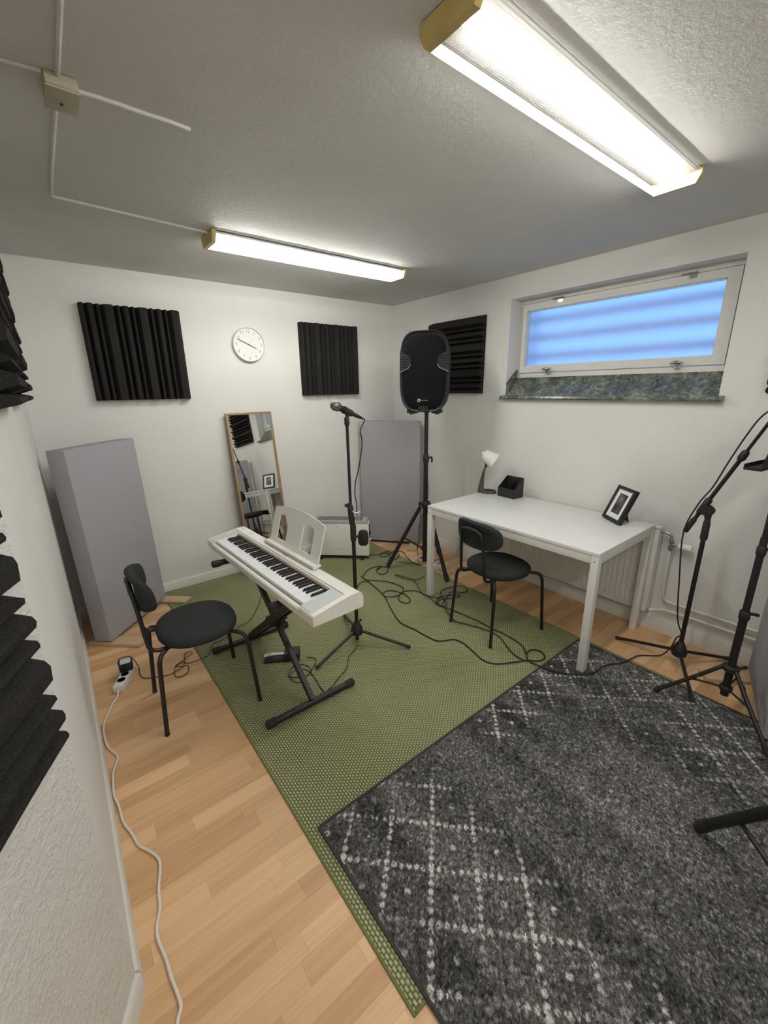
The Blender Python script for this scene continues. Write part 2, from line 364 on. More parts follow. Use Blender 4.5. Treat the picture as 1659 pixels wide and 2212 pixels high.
# sloping marble sill with its upstand on the left reveal
sl = MB(); sl.prism([(-.038, 1.468), (-.046, 1.478), (-.042, 1.490), (-.034, 1.4935), (.002, 1.503), (.130, 1.634), (.130, 1.612), (.0, 1.480)], wy0+.001, wy1-.001, 'y')
sl.prism([(-.0405, 1.468), (-.046, 1.478), (-.042, 1.490), (-.030, 1.4945), (-.0005, 1.499), (-.0005, 1.468)], -2.822, wy0+.001, 'y')
sl.prism([(-.0405, 1.468), (-.046, 1.478), (-.042, 1.490), (-.030, 1.4945), (-.0005, 1.499), (-.0005, 1.468)], wy1-.001, -1.377, 'y')
obj('window_sill', sl, M['marble'], win)
obj('sill_upstand', MB().prism([(.001, 1.505), (.001, 1.592), (.124, 1.692), (.124, 1.632)], wy1-.014, wy1-.0005, 'y'), M['marble'], win)
for yy in (-1.60, -2.45):
    obj('sill_screw', MB().lathe([(0, 0), (.006, 0), (.006, .002), (0, .002)], 8, Tr(.085, yy, 1.5885) @ Rt(-.79, 'Y')), M['blackpl'], win)
# metal bars of the light well just outside the pane
gr = thing('window_grille', 'horizontal slats outside the frosted basement window seen as blue bands', 'grille', (.30, -2.09, 1.6))
for z in (.02, .165, .305, .435):
    obj('slat', MB().box(-.005, .012, -.70, .70, z, z+.052, b=.003), M['white_met'], gr)
for yy in (-.66, .66): obj('upright', MB().box(.012, .03, yy-.015, yy+.015, -.03, .62), M['white_met'], gr)
mm = new_mat('red_sign', (.35, .06, .05), .5)
obj('red_tag', MB().box(-.012, -.006, -.655, -.60, .40, .50, b=.002), mm, gr)
# ================================================================= CEILING LIGHTS
def light(loc, label, zb):
    t = thing('ceiling_light', label, 'light', loc, 0, 'long fluorescent lights on the ceiling')
    Lg, W = 1.30, .172; hb = zb
    obj('housing', MB().box(.012, Lg-.012, -W/2+.012, W/2-.012, -.016, -.0005, b=.003), M['housing'], t)
    tb = obj('tube', MB().cyl((.035, -.012, -hb*.52), (Lg-.035, -.012, -hb*.52), .013, 12), M['tube'], t)
    c = []; w0, w1 = W/2, W/2-.014
    obj('diffuser', MB().add([(.02, -w1, -hb), (Lg-.02, -w1, -hb), (Lg-.02, w1, -hb), (.02, w1, -hb)], [(0, 1, 2, 3)]), M['acrylic'], t, smooth=False)
    for sgn in (-1, 1):
        sd = MB(); n = 9
        for i in range(n+1):
            q = i/n; yy = sgn*(w0+(w1-w0)*q); zz = -.012-(hb-.012)*q; bu = sgn*.0016*(i % 2)
            sd.v += [(.02, yy+bu, zz), (Lg-.02, yy+bu, zz)]
        sd.f += [(2*i, 2*i+1, 2*i+3, 2*i+2) for i in range(n)]
        obj('diffuser_side', sd, M['acrylic_side'], t, smooth=False)
    for x0, x1 in ((0, .02), (Lg-.02, Lg)):
        ec = MB().prism([(-w0-.002, -.004), (w0+.002, -.004), (w0+.003, -hb*.45), (w1, -hb-.002), (-w1, -hb-.002), (-w0-.003, -hb*.45)], x0, x1, 'x')
        obj('end_cap', ec, M['yellow'], t, smooth=False)
    return t
light((-2.087, -1.018, H), 'white tube light on the ceiling above the digital piano, cable at its left end', .056)
light((-2.084, -2.715, H), 'large tube light with yellow end cap nearest the camera on the ceiling', .052)
light((-2.90, -4.15, H), 'added tube light on the ceiling behind the camera, unseen, brightening the near room', .055)  # added fixture out of view, lifts the light in the near half of the room
# surface wiring
jb = thing('junction_box', 'old beige square junction box on the ceiling where cables meet', 'junction box', (-2.716, -1.905, H))
obj('box_body', MB().box(-.036, .036, -.055, .055, -.028, -.0005, b=.004), M['beige'], jb)
obj('cover', MB().box(-.038, .038, -.058, .058, -.036, -.0285, b=.004), M['beige'], jb)
obj('screw', MB().lathe([(0, 0), (.004, 0), (.004, -.002), (0, -.002)], 10, Tr(-.002, .012, -.0365)), M['blackpl'], jb)
def ccable(pts, label, r=.006, mat='ceil'):
    pts = [(x+random.uniform(-.0012, .0012), y_+random.uniform(-.0012, .0012), H-r*.75) for x, y_ in pts]
    return tag(obj('surface_cable', MB().tube(spline(pts, 4), r, 8), M[mat]), label, 'cable', 'painted cables running over the ceiling')
M['paintcable'] = noisy('painted_cable', (.70,.69,.66), (.64,.63,.60), 60, .6)
ccable([(-2.724, -1.845), (-2.724, -1.6), (-2.726, -1.3), (-2.724, -1.12), (-2.715, -1.098), (-2.68, -1.09), (-2.45, -1.068), (-2.25, -1.05), (-2.13, -1.04), (-2.088, -1.035)], 'painted cable bending on the ceiling from junction box to far tube light', .006, 'paintcable')
ccable([(-2.722, -1.965), (-2.724, -2.2), (-2.722, -2.5), (-2.72, -2.9), (-2.72, -3.4)], 'painted cable from junction box towards the top edge of the photo', .006, 'paintcable')
ccable([(-2.677, -1.915), (-2.6, -1.917), (-2.52, -1.915), (-2.45, -1.917), (-2.392, -1.912)], 'short cut-off painted cable end right of the junction box', .0055, 'paintcable')
ccable([(-2.756, -1.948), (-2.82, -1.938), (-2.95, -1.92), (-2.999, -1.915)], 'painted cable from junction box to the left wall', .0045, 'ceil')
# ================================================================= ACOUSTIC FOAM
def foam_mesh(w=.605, h=.605, t=.062, b=.014):
    one = [(0, b), (.010, t-.006), (.0165, t-.004), (.024, t-.008), (.034, b), (.050, t-.002), (.062, t), (.072, t-.004), (.087, b), (.098, t-.006), (.107, t-.006), (.120, b), (.140, t-.003), (.170, t), (.182, t-.005), (.2, b)]
    k = w/.6; prof = []
    for i in range(3):
        prof += [((p[0]+i*.2)*k, p[1]) for p in one[(1 if i else 0):]]
    poly = [(0, 0)]+prof+[(w, 0)]
    # x across the ridges, y out of the wall (negative), z along the ridges
    me = MB(); bm = bmesh.new(); n = len(poly); lv = 9; rr = random.Random(3)
    rings = []
    for j in range(lv+1):
        z = h*j/lv; rings.append([(x, -d+(rr.uniform(-.0012, .0012) if d > b else 0), z) for x, d in poly])
    for i in range(n):
        pass
    me.loft(rings); bm.free(); return me
fm = foam_mesh()
def foam(label, T, flip=False):
    m2 = MB(); A_ = Matrix.Scale(-1, 4, (1, 0, 0)) if flip else Matrix.Identity(4)
    m2.add(fm.v, fm.f, A_)
    o = obj('acoustic_foam_panel', m2, M['foam'], ang=25); o.matrix_world = T
    return tag(o, label, 'foam panel', 'black ridged foam squares on the walls')
foam('black foam square with upright ridges left of the wall clock', Tr(-2.626, -.0005, 1.512))
foam('black foam square with upright ridges between wall clock and corner', Tr(-1.071, -.0005, 1.515))
# horizontally ridged: rotate so that ridges run sideways
def side(y0, z0, tilt=0):   # on the right wall, facing -x
    return Matrix(((0, 1, 0, -.0005), (0, 0, 1, y0), (1, 0, 0, z0), (0, 0, 0, 1)))
foam('black foam square with level ridges behind the loudspeaker beside the window', side(-1.178, 1.512))
foam('black foam square with level ridges beyond the window, seen in the mirror', side(-3.60, 1.510))
def left(y0, z0):           # on the left wall, facing +x
    return Matrix(((0, -1, 0, -2.9995), (0, 0, 1, y0), (1, 0, 0, z0), (0, 0, 0, 1)))
foam('farther of two black foam squares high on the left wall', left(-1.487, 1.530))
foam('nearer of two black foam squares high on the left wall, cut by photo edge', left(-2.32, 1.532))
Ta = Matrix(((0, -AN.x, AD.x, AO.x), (0, -AN.y, AD.y, AO.y), (1, 0, 0, 0), (0, 0, 0, 1)))
tilt = Rt(math.radians(2.0), 'Y')
foam('black foam square low on the rough near wall, closest to the camera', Tn @ Tr(.088, .0005, .925) @ Rt(math.radians(2.2), 'Y') @ Matrix(((0, 0, 1, 0), (0, -1, 0, 0), (1, 0, 0, 0), (0, 0, 0, 1))))
# ================================================================= CLOCK
ck = thing('wall_clock', 'round white wall clock with pale grey numerals on the back wall', 'clock', (-1.527, -.001, 1.917))
RX = Rt(PI/2, 'X')
obj('case', MB().lathe([(0, 0), (.120, 0), (.130, .008), (.131, .026), (.127, .032), (.123, .026), (.121, .022), (0, .022)], 56, RX), M['clock'], ck)
for i in range(1, 13):
    a = PI/2-i*PI/6; rr = .1015
    text_obj('numeral', str(i), .034, M['numeral'], ck, Tr(rr*math.cos(a), -.0226, rr*math.sin(a)) @ RX, .0002)
def hand(name, ang, Lg, w_, yy):
    T = Tr(0, yy, 0) @ Rt(ang, 'Y'); obj(name, MB().box(-w_/2, w_/2, -.001, .0, -.012, Lg, T), M['hand'], ck)
hand('hour_hand', math.radians(114), .064, .0055, -.024); hand('minute_hand', math.radians(294), .098, .005, -.0265)
obj('hub', MB().lathe([(0, 0), (.005, 0), (.005, .004), (0, .004)], 12, Tr(0, -.0245, 0) @ RX), M['hand'], ck)
# ================================================================= MIRROR
mr = thing('leaning_mirror', 'tall narrow oak framed mirror leaning against the back wall', 'mirror', (-1.779, -.2165, .0098)); mr.rotation_euler = (-.1208, 0, .0645)
W_, H_ = .397, 1.390
for x0, x1 in ((0, .016), (W_-.016, W_)): obj('frame_stile', MB().box(x0, x1, -.004, .022, 0, H_, b=.0015), M['oak'], mr)
for z0, z1 in ((0, .016), (H_-.016, H_)): obj('frame_rail', MB().box(.0161, W_-.0161, -.004, .022, z0, z1, b=.0015), M['oakh'], mr)
obj('mirror_glass', MB().box(.0155, W_-.0155, .006, .010, .0155, H_-.0155), M['mirror'], mr, smooth=False)
obj('backing', MB().box(.0155, W_-.0155, .0105, .016, .0155, H_-.0155), M['sub'], mr, smooth=False)
# ================================================================= GREY ABSORBER PANELS ON WOOD BLOCKS
def absorber(label, p, d, lean=0., hgt=1.235):
    t = thing('acoustic_absorber', label, 'sound panel', (p[0], p[1], .0225), math.atan2(d[1], d[0]), 'tall grey fabric sound panels')
    t.rotation_euler = (-lean, 0, math.atan2(d[1], d[0]))
    obj('fabric_box', MB().box(0, .6, .004, .118, .006, hgt, b=.007), M['fabric'], t)
    obj('wood_frame', MB().box(.01, .59, .014, .110, 0, .0058), M['sub'], t)
    return t
absorber('tall grey fabric sound panel standing beside the left wall', (-2.853, -.596), (.681, .732), math.radians(1.2))
absorber('tall grey fabric sound panel across the far corner behind the loudspeaker', (-.520, -.094), (.632, -.775))
absorber('grey fabric sound panel at the right photo edge beside music stand', (-.075, -3.20), (-.96, -.28))
def block(label, c, ang, Lg=.34, w_=.088, h_=.022):
    o = obj('wood_block', MB().box(-Lg/2, Lg/2, -w_/2, w_/2, 0, h_, b=.003), M['pine']); o.location = (*c, 0); o.rotation_euler = (0, 0, ang)
    return tag(o, label, 'wood block', 'raw pine blocks under the sound panels')
block('raw pine block on the floor under near corner of left sound panel', (-2.818, -.585), math.atan2(-.686, .728), .35)
block('raw pine block poking out on the green rug beside left sound panel', (-2.440, -.176), math.atan2(-.686, .728), .34, h_=.0155).location.z = .0067
block('raw pine block under the corner sound panel beside speaker stand legs', (-.205, -.545), math.atan2(.632, .775), .27)
block('raw pine block under the right-hand sound panel near the music stand', (-.215, -3.170), math.atan2(-.72, .69), .30)
# ================================================================= RUGS
gr_ = thing('green_rug', 'large woven green rug with basket weave under piano and chair', 'rug', (0, 0, 0))
def rugw(x0, x1, y0, y1): return MB().box(x0, x1, y0, y1, .0005, .0055, b=.001)
GX0, GX1, GY0, GY1 = -2.452, -.478, -3.036, -.018
obj('weave', rugw(GX0+.008, GX1-.008, GY0+.008, GY1-.008), M['weave'], gr_, smooth=False)
for nm, b in (('binding', (GX0, GX0+.0079, GY0, GY1)), ('binding', (GX1-.0079, GX1, GY0, GY1)), ('binding', (GX0+.008, GX1-.008, GY0, GY0+.0079)), ('binding', (GX0+.008, GX1-.008, GY1-.0079, GY1))):
    obj(nm, MB().box(b[0], b[1], b[2], b[3], .0004, .0066, b=.0015), M['weave_edge'], gr_)
# grey pile rug: a fine grid of tufts with the woven-in white lattice as colour
DX0, DX1, DY1, DY0 = -2.405, -.512, -2.455, -4.35
st = .0042; ny_lim = -3.75
xs = np.arange(DX0+.006, DX1-.006, st); ys = np.arange(ny_lim, DY1-.006, st)
rng = np.random.default_rng(5)
X, Y = np.meshgrid(xs, ys); shp = X.shape
def vnoise(cell, sx=1., sy=1., rot=0.):
    U = (X*math.cos(rot)+Y*math.sin(rot))*sx/cell+100; V = (-X*math.sin(rot)+Y*math.cos(rot))*sy/cell+100
    g = rng.random((420, 420)); U = U % 400; V = V % 400; i = U.astype(int); j = V.astype(int); fu = U-i; fv = V-j
    fu = fu*fu*(3-2*fu); fv = fv*fv*(3-2*fv)
    return (g[i, j]*(1-fu)*(1-fv)+g[i+1, j]*fu*(1-fv)+g[i, j+1]*(1-fu)*fv+g[i+1, j+1]*fu*fv)
jit = rng.random(shp)
Z = .013+.004*(vnoise(.009)-.5)+.0045*(jit-.5)
tone = .115+.12*(vnoise(.10, 1, .16)-.5)+.06*(vnoise(.025)-.5)+.06*(vnoise(.4, 1, .5)-.5)
fleck = rng.random(shp); base = np.clip(tone, .045, .5)
base = base*(.55+.9*rng.random(shp)); f2 = vnoise(.0065); base = np.where(f2 > .74, base*2.2, base); base = np.where(f2 < .24, base*.4, base)
# diagonal lattice (pitch .214) drawn in blobs, fading towards the middle of the rug
pit = .2135; A1 = X+Y; B1 = Y-X
def ldist(q, c0): r = (q-c0) % pit; return np.minimum(r, pit-r)
da = ldist(A1, -4.782)/1.414; db = ldist(B1, -.428)/1.414
wob = .004*(vnoise(.03)-.5)
blob_a = np.cos((B1)*2*PI/.0356); blob_b = np.cos((A1)*2*PI/.0356)
th_a = .0068+.0042*blob_a+wob; th_b = .0068+.0042*blob_b+wob
lat = np.maximum(np.clip((th_a-da)/.003, 0, 1)*(.25+.75*(blob_a > -.45)), np.clip((th_b-db)/.003, 0, 1)*(.25+.75*(blob_b > -.45)))
ca = (A1+4.782) % pit-pit/2; cb = (B1+.428) % pit-pit/2
dot = np.clip((.0115-np.hypot(ca, cb)/1.414)/.003, 0, 1)
edge = np.maximum(np.clip((-1.86-X)/.10, 0, 1), np.clip((Y+2.70)/.08, 0, 1)*np.clip((X+1.60)/.05, 0, 1)*.9)
edge = np.maximum(edge, np.clip((X+1.15)/.14, 0, 1)*np.clip((.75-np.abs(Y+3.4))/.2, .25, 1)*.75)
big = np.clip((vnoise(.12)-.22)*5, 0, 1); worn = np.clip((vnoise(.008)-.22)*3.2, 0, 1)
Wt = np.maximum(lat, dot*.85)*edge*(.25+.75*big)*worn
light_ = .60+.30*rng.random(shp)
val = base*(1-Wt)+light_*Wt
col = np.stack([val*1.03, val*1.0, val*.97, np.ones(shp)], -1)
nx, ny = shp[1], shp[0]; verts = np.stack([X+.0012*(rng.random(shp)-.5), Y+.0012*(rng.random(shp)-.5), Z], -1).reshape(-1, 3)
idx = np.arange(nx*ny).reshape(ny, nx); quads = np.stack([idx[:-1, :-1], idx[:-1, 1:], idx[1:, 1:], idx[1:, :-1]], -1).reshape(-1, 4)
me = bpy.data.meshes.new('pile'); me.vertices.add(len(verts)); me.vertices.foreach_set('co', verts.ravel().astype(np.float32))
me.loops.add(quads.size); me.loops.foreach_set('vertex_index', quads.ravel().astype(np.int32)); me.polygons.add(len(quads)); me.polygons.foreach_set('loop_start', (np.arange(len(quads))*4).astype(np.int32))
try: me.polygons.foreach_set('loop_total', np.full(len(quads), 4, np.int32))
except Exception: pass
me.update(calc_edges=True); me.validate()
ca_ = me.color_attributes.new('Col', 'FLOAT_COLOR', 'POINT'); ca_.data.foreach_set('color', col.reshape(-1).astype(np.float32)); me.materials.append(M['pile'])
dr = thing('grey_rug', 'dark grey speckled pile rug with faded white diamond lattice', 'rug', (0, 0, 0))
po = bpy.data.objects.new('pile', me); C.objects.link(po); po.parent = dr; po['kind'] = 'stuff'
obj('backing', MB().box(DX0+.004, DX1-.004, DY0, DY1-.004, .0070, .0110), M['pile_edge'], dr, smooth=False)
me2 = MB().box(DX0+.006, DX1-.006, DY0, ny_lim+.004, .0112, .013); far = obj('pile', me2, M['pile_edge'], dr, smooth=False)
for b in ((DX0-.003, DX0+.0075, DY0, DY1), (DX1-.0075, DX1+.003, DY0, DY1), (DX0+.0076, DX1-.0076, DY1-.0075, DY1+.003)):
    obj('binding', MB().box(b[0], b[1], b[2], b[3], .0070, .0140, b=.002), M['pile_edge'], dr)
RG, RD = .0070, .0172       # standing heights on the green and the grey rug
# ================================================================= TABLE
tb = thing('white_table', 'white rectangular table with metal legs by the radiator', 'table', (-.8328, -1.3904, 0), .0098-PI/2)
# local: x along the long side (away from the far corner), y towards the wall
TL_, TW_, TH_ = 1.25, .739, .734
obj('tabletop', MB().box(0, TL_, 0, TW_, TH_-.019, TH_, b=.0015), M['white'], tb)
for (a, b, c, d) in ((.043, TL_-.043, .004, .024), (.043, TL_-.043, TW_-.024, TW_-.004), (.004, .024, .043, TW_-.043), (TL_-.024, TL_-.004, .043, TW_-.043)):
    obj('apron', MB().box(a, b, c, d, TH_-.066, TH_-.0195, b=.001), M['white_met'], tb)
for x0, y0, zb in ((.001, .001, RG), (TL_-.041, .001, RD), (.001, TW_-.041, .0005), (TL_-.041, TW_-.041, .0005)):
    lg = obj('leg', MB().box(x0, x0+.04, y0, y0+.04, zb+.004, TH_-.0195, b=.0015), M['white_met'], tb)
    obj('foot_cap', MB().box(x0+.001, x0+.039, y0+.001, y0+.039, zb, zb+.0038), M['plastic_w'], lg)
    obj('screw', MB().lathe([(0, 0), (.004, 0), (.004, .0015), (0, .0015)], 8, Tr(x0+.02, y0-.0002, TH_-.05) @ RX), M['steel'], lg)
# ================================================================= CHAIRS
def superell(a, b, n=40, e=2.4): return [(a*abs(math.cos(t))**(2/e)*(1 if math.cos(t) >= 0 else -1), b*abs(math.sin(t))**(2/e)*(1 if math.sin(t) >= 0 else -1)) for t in [2*PI*k/n for k in range(n)]]
def make_chair(label, loc, rz):
    t = thing('chair', label, 'chair', loc, rz, 'black padded chairs with tube legs')
    s = MB(); rings = []
    for z, k in ((.412, .90), (.410, .965), (.418, .992), (.430, 1.0), (.444, .985), (.452, .94), (.456, .82), (.4575, .55), (.458, .2)):
        rings.append([(x+.012, y_, z+.006*(x/.19)**2*0) for x, y_ in superell(.186*k, .200*k, 44, 2.35)])
    s.loft(rings); obj('seat', s, M['seatfab'], t)
    # backrest: soft rounded pad, curved round the sitter
    b = MB(); rings = []; hw, hh, zc = .180, .086, .694
    for dx, k in ((-.020, .80), (-.022, .93), (-.016, .985), (-.004, 1.0), (.008, .985), (.014, .93), (.017, .78), (.018, .4)):
        rings.append([(-.222+dx+.055*(y_/hw)**2-.10*(z_)*1.0, y_, zc+z_) for y_, z_ in superell(hw*k if k > .9 else hw*k, hh*k, 44, 3.0)])
    b.loft(rings); obj('backrest', b, M['seatfab'], t)
    r = .0105
    for sx, fy in ((-1, .184), (-1, -.184), (1, .226), (1, -.226)):
        fx_ = sx*.218; tx, ty = fx_-sx*.026, fy-(.018 if fy > 0 else -.018)
        top = Vector((tx, ty, .400)); inn = Vector((-sx*.060, -(1 if fy > 0 else -1)*.075, 0)).normalized()
        pts = [Vector((fx_, fy, .006)), Vector((fx_, fy, .006)).lerp(top, .5), Vector((fx_, fy, .006)).lerp(top, .86)]
        pts += [top+Vector((0, 0, -.018))+inn*.004, top+inn*.020+Vector((0, 0, -.001)), top+inn*.05+Vector((0, 0, .004)), top+inn*.12+Vector((0, 0, .004))]
        lg = obj('leg', MB().tube(spline(pts, 4), r, 12), M['blackmet'], t)
        obj('foot_cap', MB().cyl((fx_, fy, 0), (fx_, fy, .012), r+.0012, 12), M['rubber'], lg)
    # one bent tube carries the backrest and runs under the seat
    hb = .088
    def side(sg): return [(.05, sg*.10, .404), (-.10, sg*.105, .404), (-.178, sg*.106, .406), (-.212, sg*.104, .424), (-.222, sg*.101, .47), (-.232, sg*.095, .60), (-.240, sg*.088, .685)]
    pts = side(1)+[(-.2445, .078, .714), (-.2465, .05, .730), (-.247, 0, .734), (-.2465, -.05, .730), (-.2445, -.078, .714)]+side(-1)[::-1]
    obj('back_frame', MB().tube(spline(pts, 4), .0098, 12), M['blackmet'], t)
    obj('seat_plate', MB().box(-.09, .11, -.11, .11, .403, .4095, b=.002), M['blackmet'], t)
    for zz in (.65, .71):
        obj('screw', MB().lathe([(0, 0), (.006, 0), (.005, .004), (0, .005)], 10, Tr(-.252 if zz > .7 else -.247, .088, zz-.01) @ Rt(-PI/2, 'Y')), M['blackmet'], t)
    return t
ch = make_chair('black padded chair on the left facing the digital piano', (-2.518, -1.4443, .0035), math.radians(-2.2))
dup(ch, (-.7777, -1.991, RG), math.radians(-5.8), 'black padded chair pushed towards the white table')
# ================================================================= DIGITAL PIANO
pa = -1.527
pn = thing('digital_piano', 'white digital piano with music rest on a black crossed stand', 'piano', (-2.2694, -.9166, .632), pa)
PLn, PWd = 1.244, .259
# local: x from bass end to treble end, y from player to back, z up
def zt(v): return .049+(.078-.049)*min(1, max(0, (v-.02)/.175))       # top surface height
outl = [(.0, .006), (.004, .0), (.255, .0), (.259, .012), (.259, .052), (.250, .070), (.235, .078), (.195, .078), (.17, .0735), (.02, .049), (.004, .046), (.0, .040)]
KX0, KX1 = .082, 1.126
b = MB()
b.prism(outl, 0, KX0-.001, 'x'); b.prism(outl, KX1+.001, PLn, 'x')                       # end blocks
b.prism([(.0, .006), (.004, .0), (.255, .0), (.259, .012), (.259, .052), (.250, .070), (.235, .078), (.195, .078), (.170, .0735), (.166, .066), (.166, .030), (.024, .026), (.022, .036), (.006, .036), (.0, .030)], KX0-.001, KX1+.001, 'x')
obj('body', b, M['piano'], pn, ang=30)
obj('base_tray', MB().box(.012, PLn-.012, .006, .250, -.010, -.0003, b=.003), M['piano'], pn)
for x0, x1 in ((.012, KX0-.003), (KX1+.003, PLn-.030)):
    obj('speaker_panel', MB().prism([(.010, .0482), (.014, .0487), (.176, .0748), (.176, .0756), (.012, .0500), (.0075, .0478)], x0, x1, 'x'), M['piano_panel'], pn, smooth=False)
obj('panel_line', MB().box(.012, PLn-.030, .1765, .178, .0745, .0775), M['logo'], pn, smooth=False)
obj('felt_strip', MB().box(KX0, KX1, .158, .1655, .040, .0585), M['felt'], pn, smooth=False)
nw = 45; kw = (KX1-KX0)/nw
wm = MB().box(.0004, kw-.0004, .026, .157, .034, .0545, b=.0012)
wk = None
for i in range(nw):
    if wk is None: wk = o = obj('white_key', wm, M['key_w'], pn)
    else:
        o = wk.copy(); C.objects.link(o); o.parent = pn
    o.location = (KX0+i*kw, 0, 0)
# lowest key is E: pattern of black keys after each white key (1 = a sharp follows)
seq = 'EFGABCD'; sharp = {'C', 'D', 'F', 'G', 'A'}; bk = None
bm_ = MB().prism([(.078, .0546), (.157, .0546), (.157, .0655), (.088, .0645)], -.0052, .0052, 'x')
for i in range(nw-1):
    if seq[i % 7] in sharp:
        if bk is None: bk = o = obj('black_key', bm_, M['key_b'], pn)
        else: o = bk.copy(); C.objects.link(o); o.parent = pn
        o.location = (KX0+(i+1)*kw+{'C': -.002, 'D': .002, 'F': -.003, 'G': 0, 'A': .003}[seq[i % 7]], 0, 0)
text_obj('brand_lettering', 'YAMAHA', .0125, M['logo'], pn, Tr(.635, .199, .0784), .0002)
text_obj('model_lettering', 'piaggero', .013, M['logo_l'], pn, Tr(.175, .215, .0784), .0002)
obj('brand_mark', MB().prism([(.03, .212), (.048, .2165), (.05, .219), (.034, .222), (.028, .218)], .0781, .0785, 'z'), M['logo'], pn, smooth=False)
rest_ = MB()
# music rest: a leaning plate with two windows, arched top
ml, mrr = .385, .905; md = mrr-ml
def arch(u): q = (u-.5)*2; return .205+.030*(1-q*q)
Tm = Tr(ml, .240, .086) @ Rt(math.radians(-16), 'X')
holes = [(.13, .33, .035, .175), (.63, .84, .035, .175)]
us = [0, .02, .13, .16, .2, .25, .33, .4, .5, .6, .63, .7, .77, .84, .9, .95, .98, 1.0]
bm = bmesh.new()
def strip(u0, u1, f0, f1):
    a = [(u0*md, f0(u0)), (u1*md, f0(u1)), (u1*md, f1(u1)), (u0*md, f1(u0))]
    rest_.prism(a, -.003, .003, 'y', Tm)
lo, hi = (lambda u: .0), arch
def inh(u): return [h for h in holes if h[0]-1e-6 <= u < h[1]-1e-6]
def top_h(u): return arch(u)-.050
for a, c in zip(us[:-1], us[1:]):
    if inh(a): strip(a, c, lo, lambda u: .035); strip(a, c, top_h, hi)
    else: strip(a, c, lo, hi)
bm.free()
mrst = obj('music_rest', rest_, M['piano'], pn)
obj('rest_ledge', MB().prism([(-.030, .004), (.012, .004), (.012, .000), (-.022, -.010), (-.034, -.008), (-.036, .010)], -.012, md+.012, 'x', Tr(ml, .240, .090)), M['piano'], mrst)
# ================================================================= CROSSED KEYBOARD STAND
ks = thing('keyboard_stand', 'black crossed tube stand carrying the white digital piano', 'stand', (-2.113, -1.505, 0), 0)
zt_ = .598
def hbar(yy, z, x0, x1, nm, r=.017):
    o = obj(nm, MB().cyl((x0, yy, z), (x1, yy, z), r, 16), M['blackmet'], ks)
    for a, c in ((x0-.004, x0+.045), (x1-.045, x1+.004)):
        obj('rubber_cap', MB().tube([(a, yy, z), (a+.004, yy, z), (c-.003, yy, z), (c, yy, z)], [r*.8, r+.0035, r+.0035, r+.001], 16), M['rubber'], o)
hbar(-.385, .0275, -.245, .245, 'base_tube'); hbar(.385, .0275, -.265, .225, 'base_tube')
hbar(.355, .600, -.205, .205, 'support_tube'); hbar(-.330, .600, -.150, .205, 'support_tube')
def arm(p, q, x, hw=.0185, hd=.0115):
    p = Vector((x, *p)); q = Vector((x, *q)); d = (q-p).normalized(); n = Vector((0, -d.z, d.y))
    vs_ = []
    for e in (p, q):
        for sx_, sn in ((-1, -1), (1, -1), (1, 1), (-1, 1)): vs_.append(tuple(e+Vector((sx_*hd, 0, 0))+n*sn*hw))
    obj('cross_arm', MB().add(vs_, [(0, 1, 2, 3), (4, 7, 6, 5), (0, 4, 5, 1), (1, 5, 6, 2), (2, 6, 7, 3), (3, 7, 4, 0)]), M['blackmet'], ks)
arm((-.385, .040), (.355, .588), 0.0)
arm((.385, .040), (-.330, .588), -.030); arm((.385, .040), (-.330, .588), .030)
obj('pivot_plate', MB().lathe([(0, -.045), (.032, -.045), (.036, -.040), (.036, .040), (.032, .045), (0, .045)], 24, Tr(0, .008, .322) @ Rt(PI/2, 'Y')), M['blackmet'], ks)
obj('lock_knob', MB().lathe([(0, 0), (.013, 0), (.017, .006), (.017, .02), (0, .026)], 16, Tr(.045, .008, .322) @ Rt(PI/2, 'Y')), M['blackpl'], ks)
obj('strut', MB().cyl((.052, .04, .26), (.052, -.02, .30), .006, 8), M['blackmet'], ks)
# ================================================================= SUSTAIN PEDAL
sp_ = thing('sustain_pedal', 'black sustain pedal with a shiny silver foot lever', 'pedal', (-2.065, -1.428, RG), math.atan2(-.107, .178))
obj('base', MB().prism([(-.105, 0), (.100, 0), (.100, .045), (.02, .045), (0, .018), (-.105, .008)], -.036, .036, 'y'), M['blackpl'], sp_)
obj('cheek', MB().box(.015, .104, -.042, .042, .001, .052, b=.004), M['blackpl'], sp_)
lv = MB(); rings = []
for x, w2, z in ((.02, .009, .034), (-.03, .010, .036), (-.06, .015, .037), (-.08, .020, .036), (-.098, .019, .033), (-.106, .010, .030)):
    rings.append([(x, -w2, z), (x, -w2*.6, z+.004), (x, 0, z+.006), (x, w2*.6, z+.004), (x, w2, z), (x, 0, z-.002)])
lv.loft(rings); obj('lever', lv, M['chrome'], sp_)
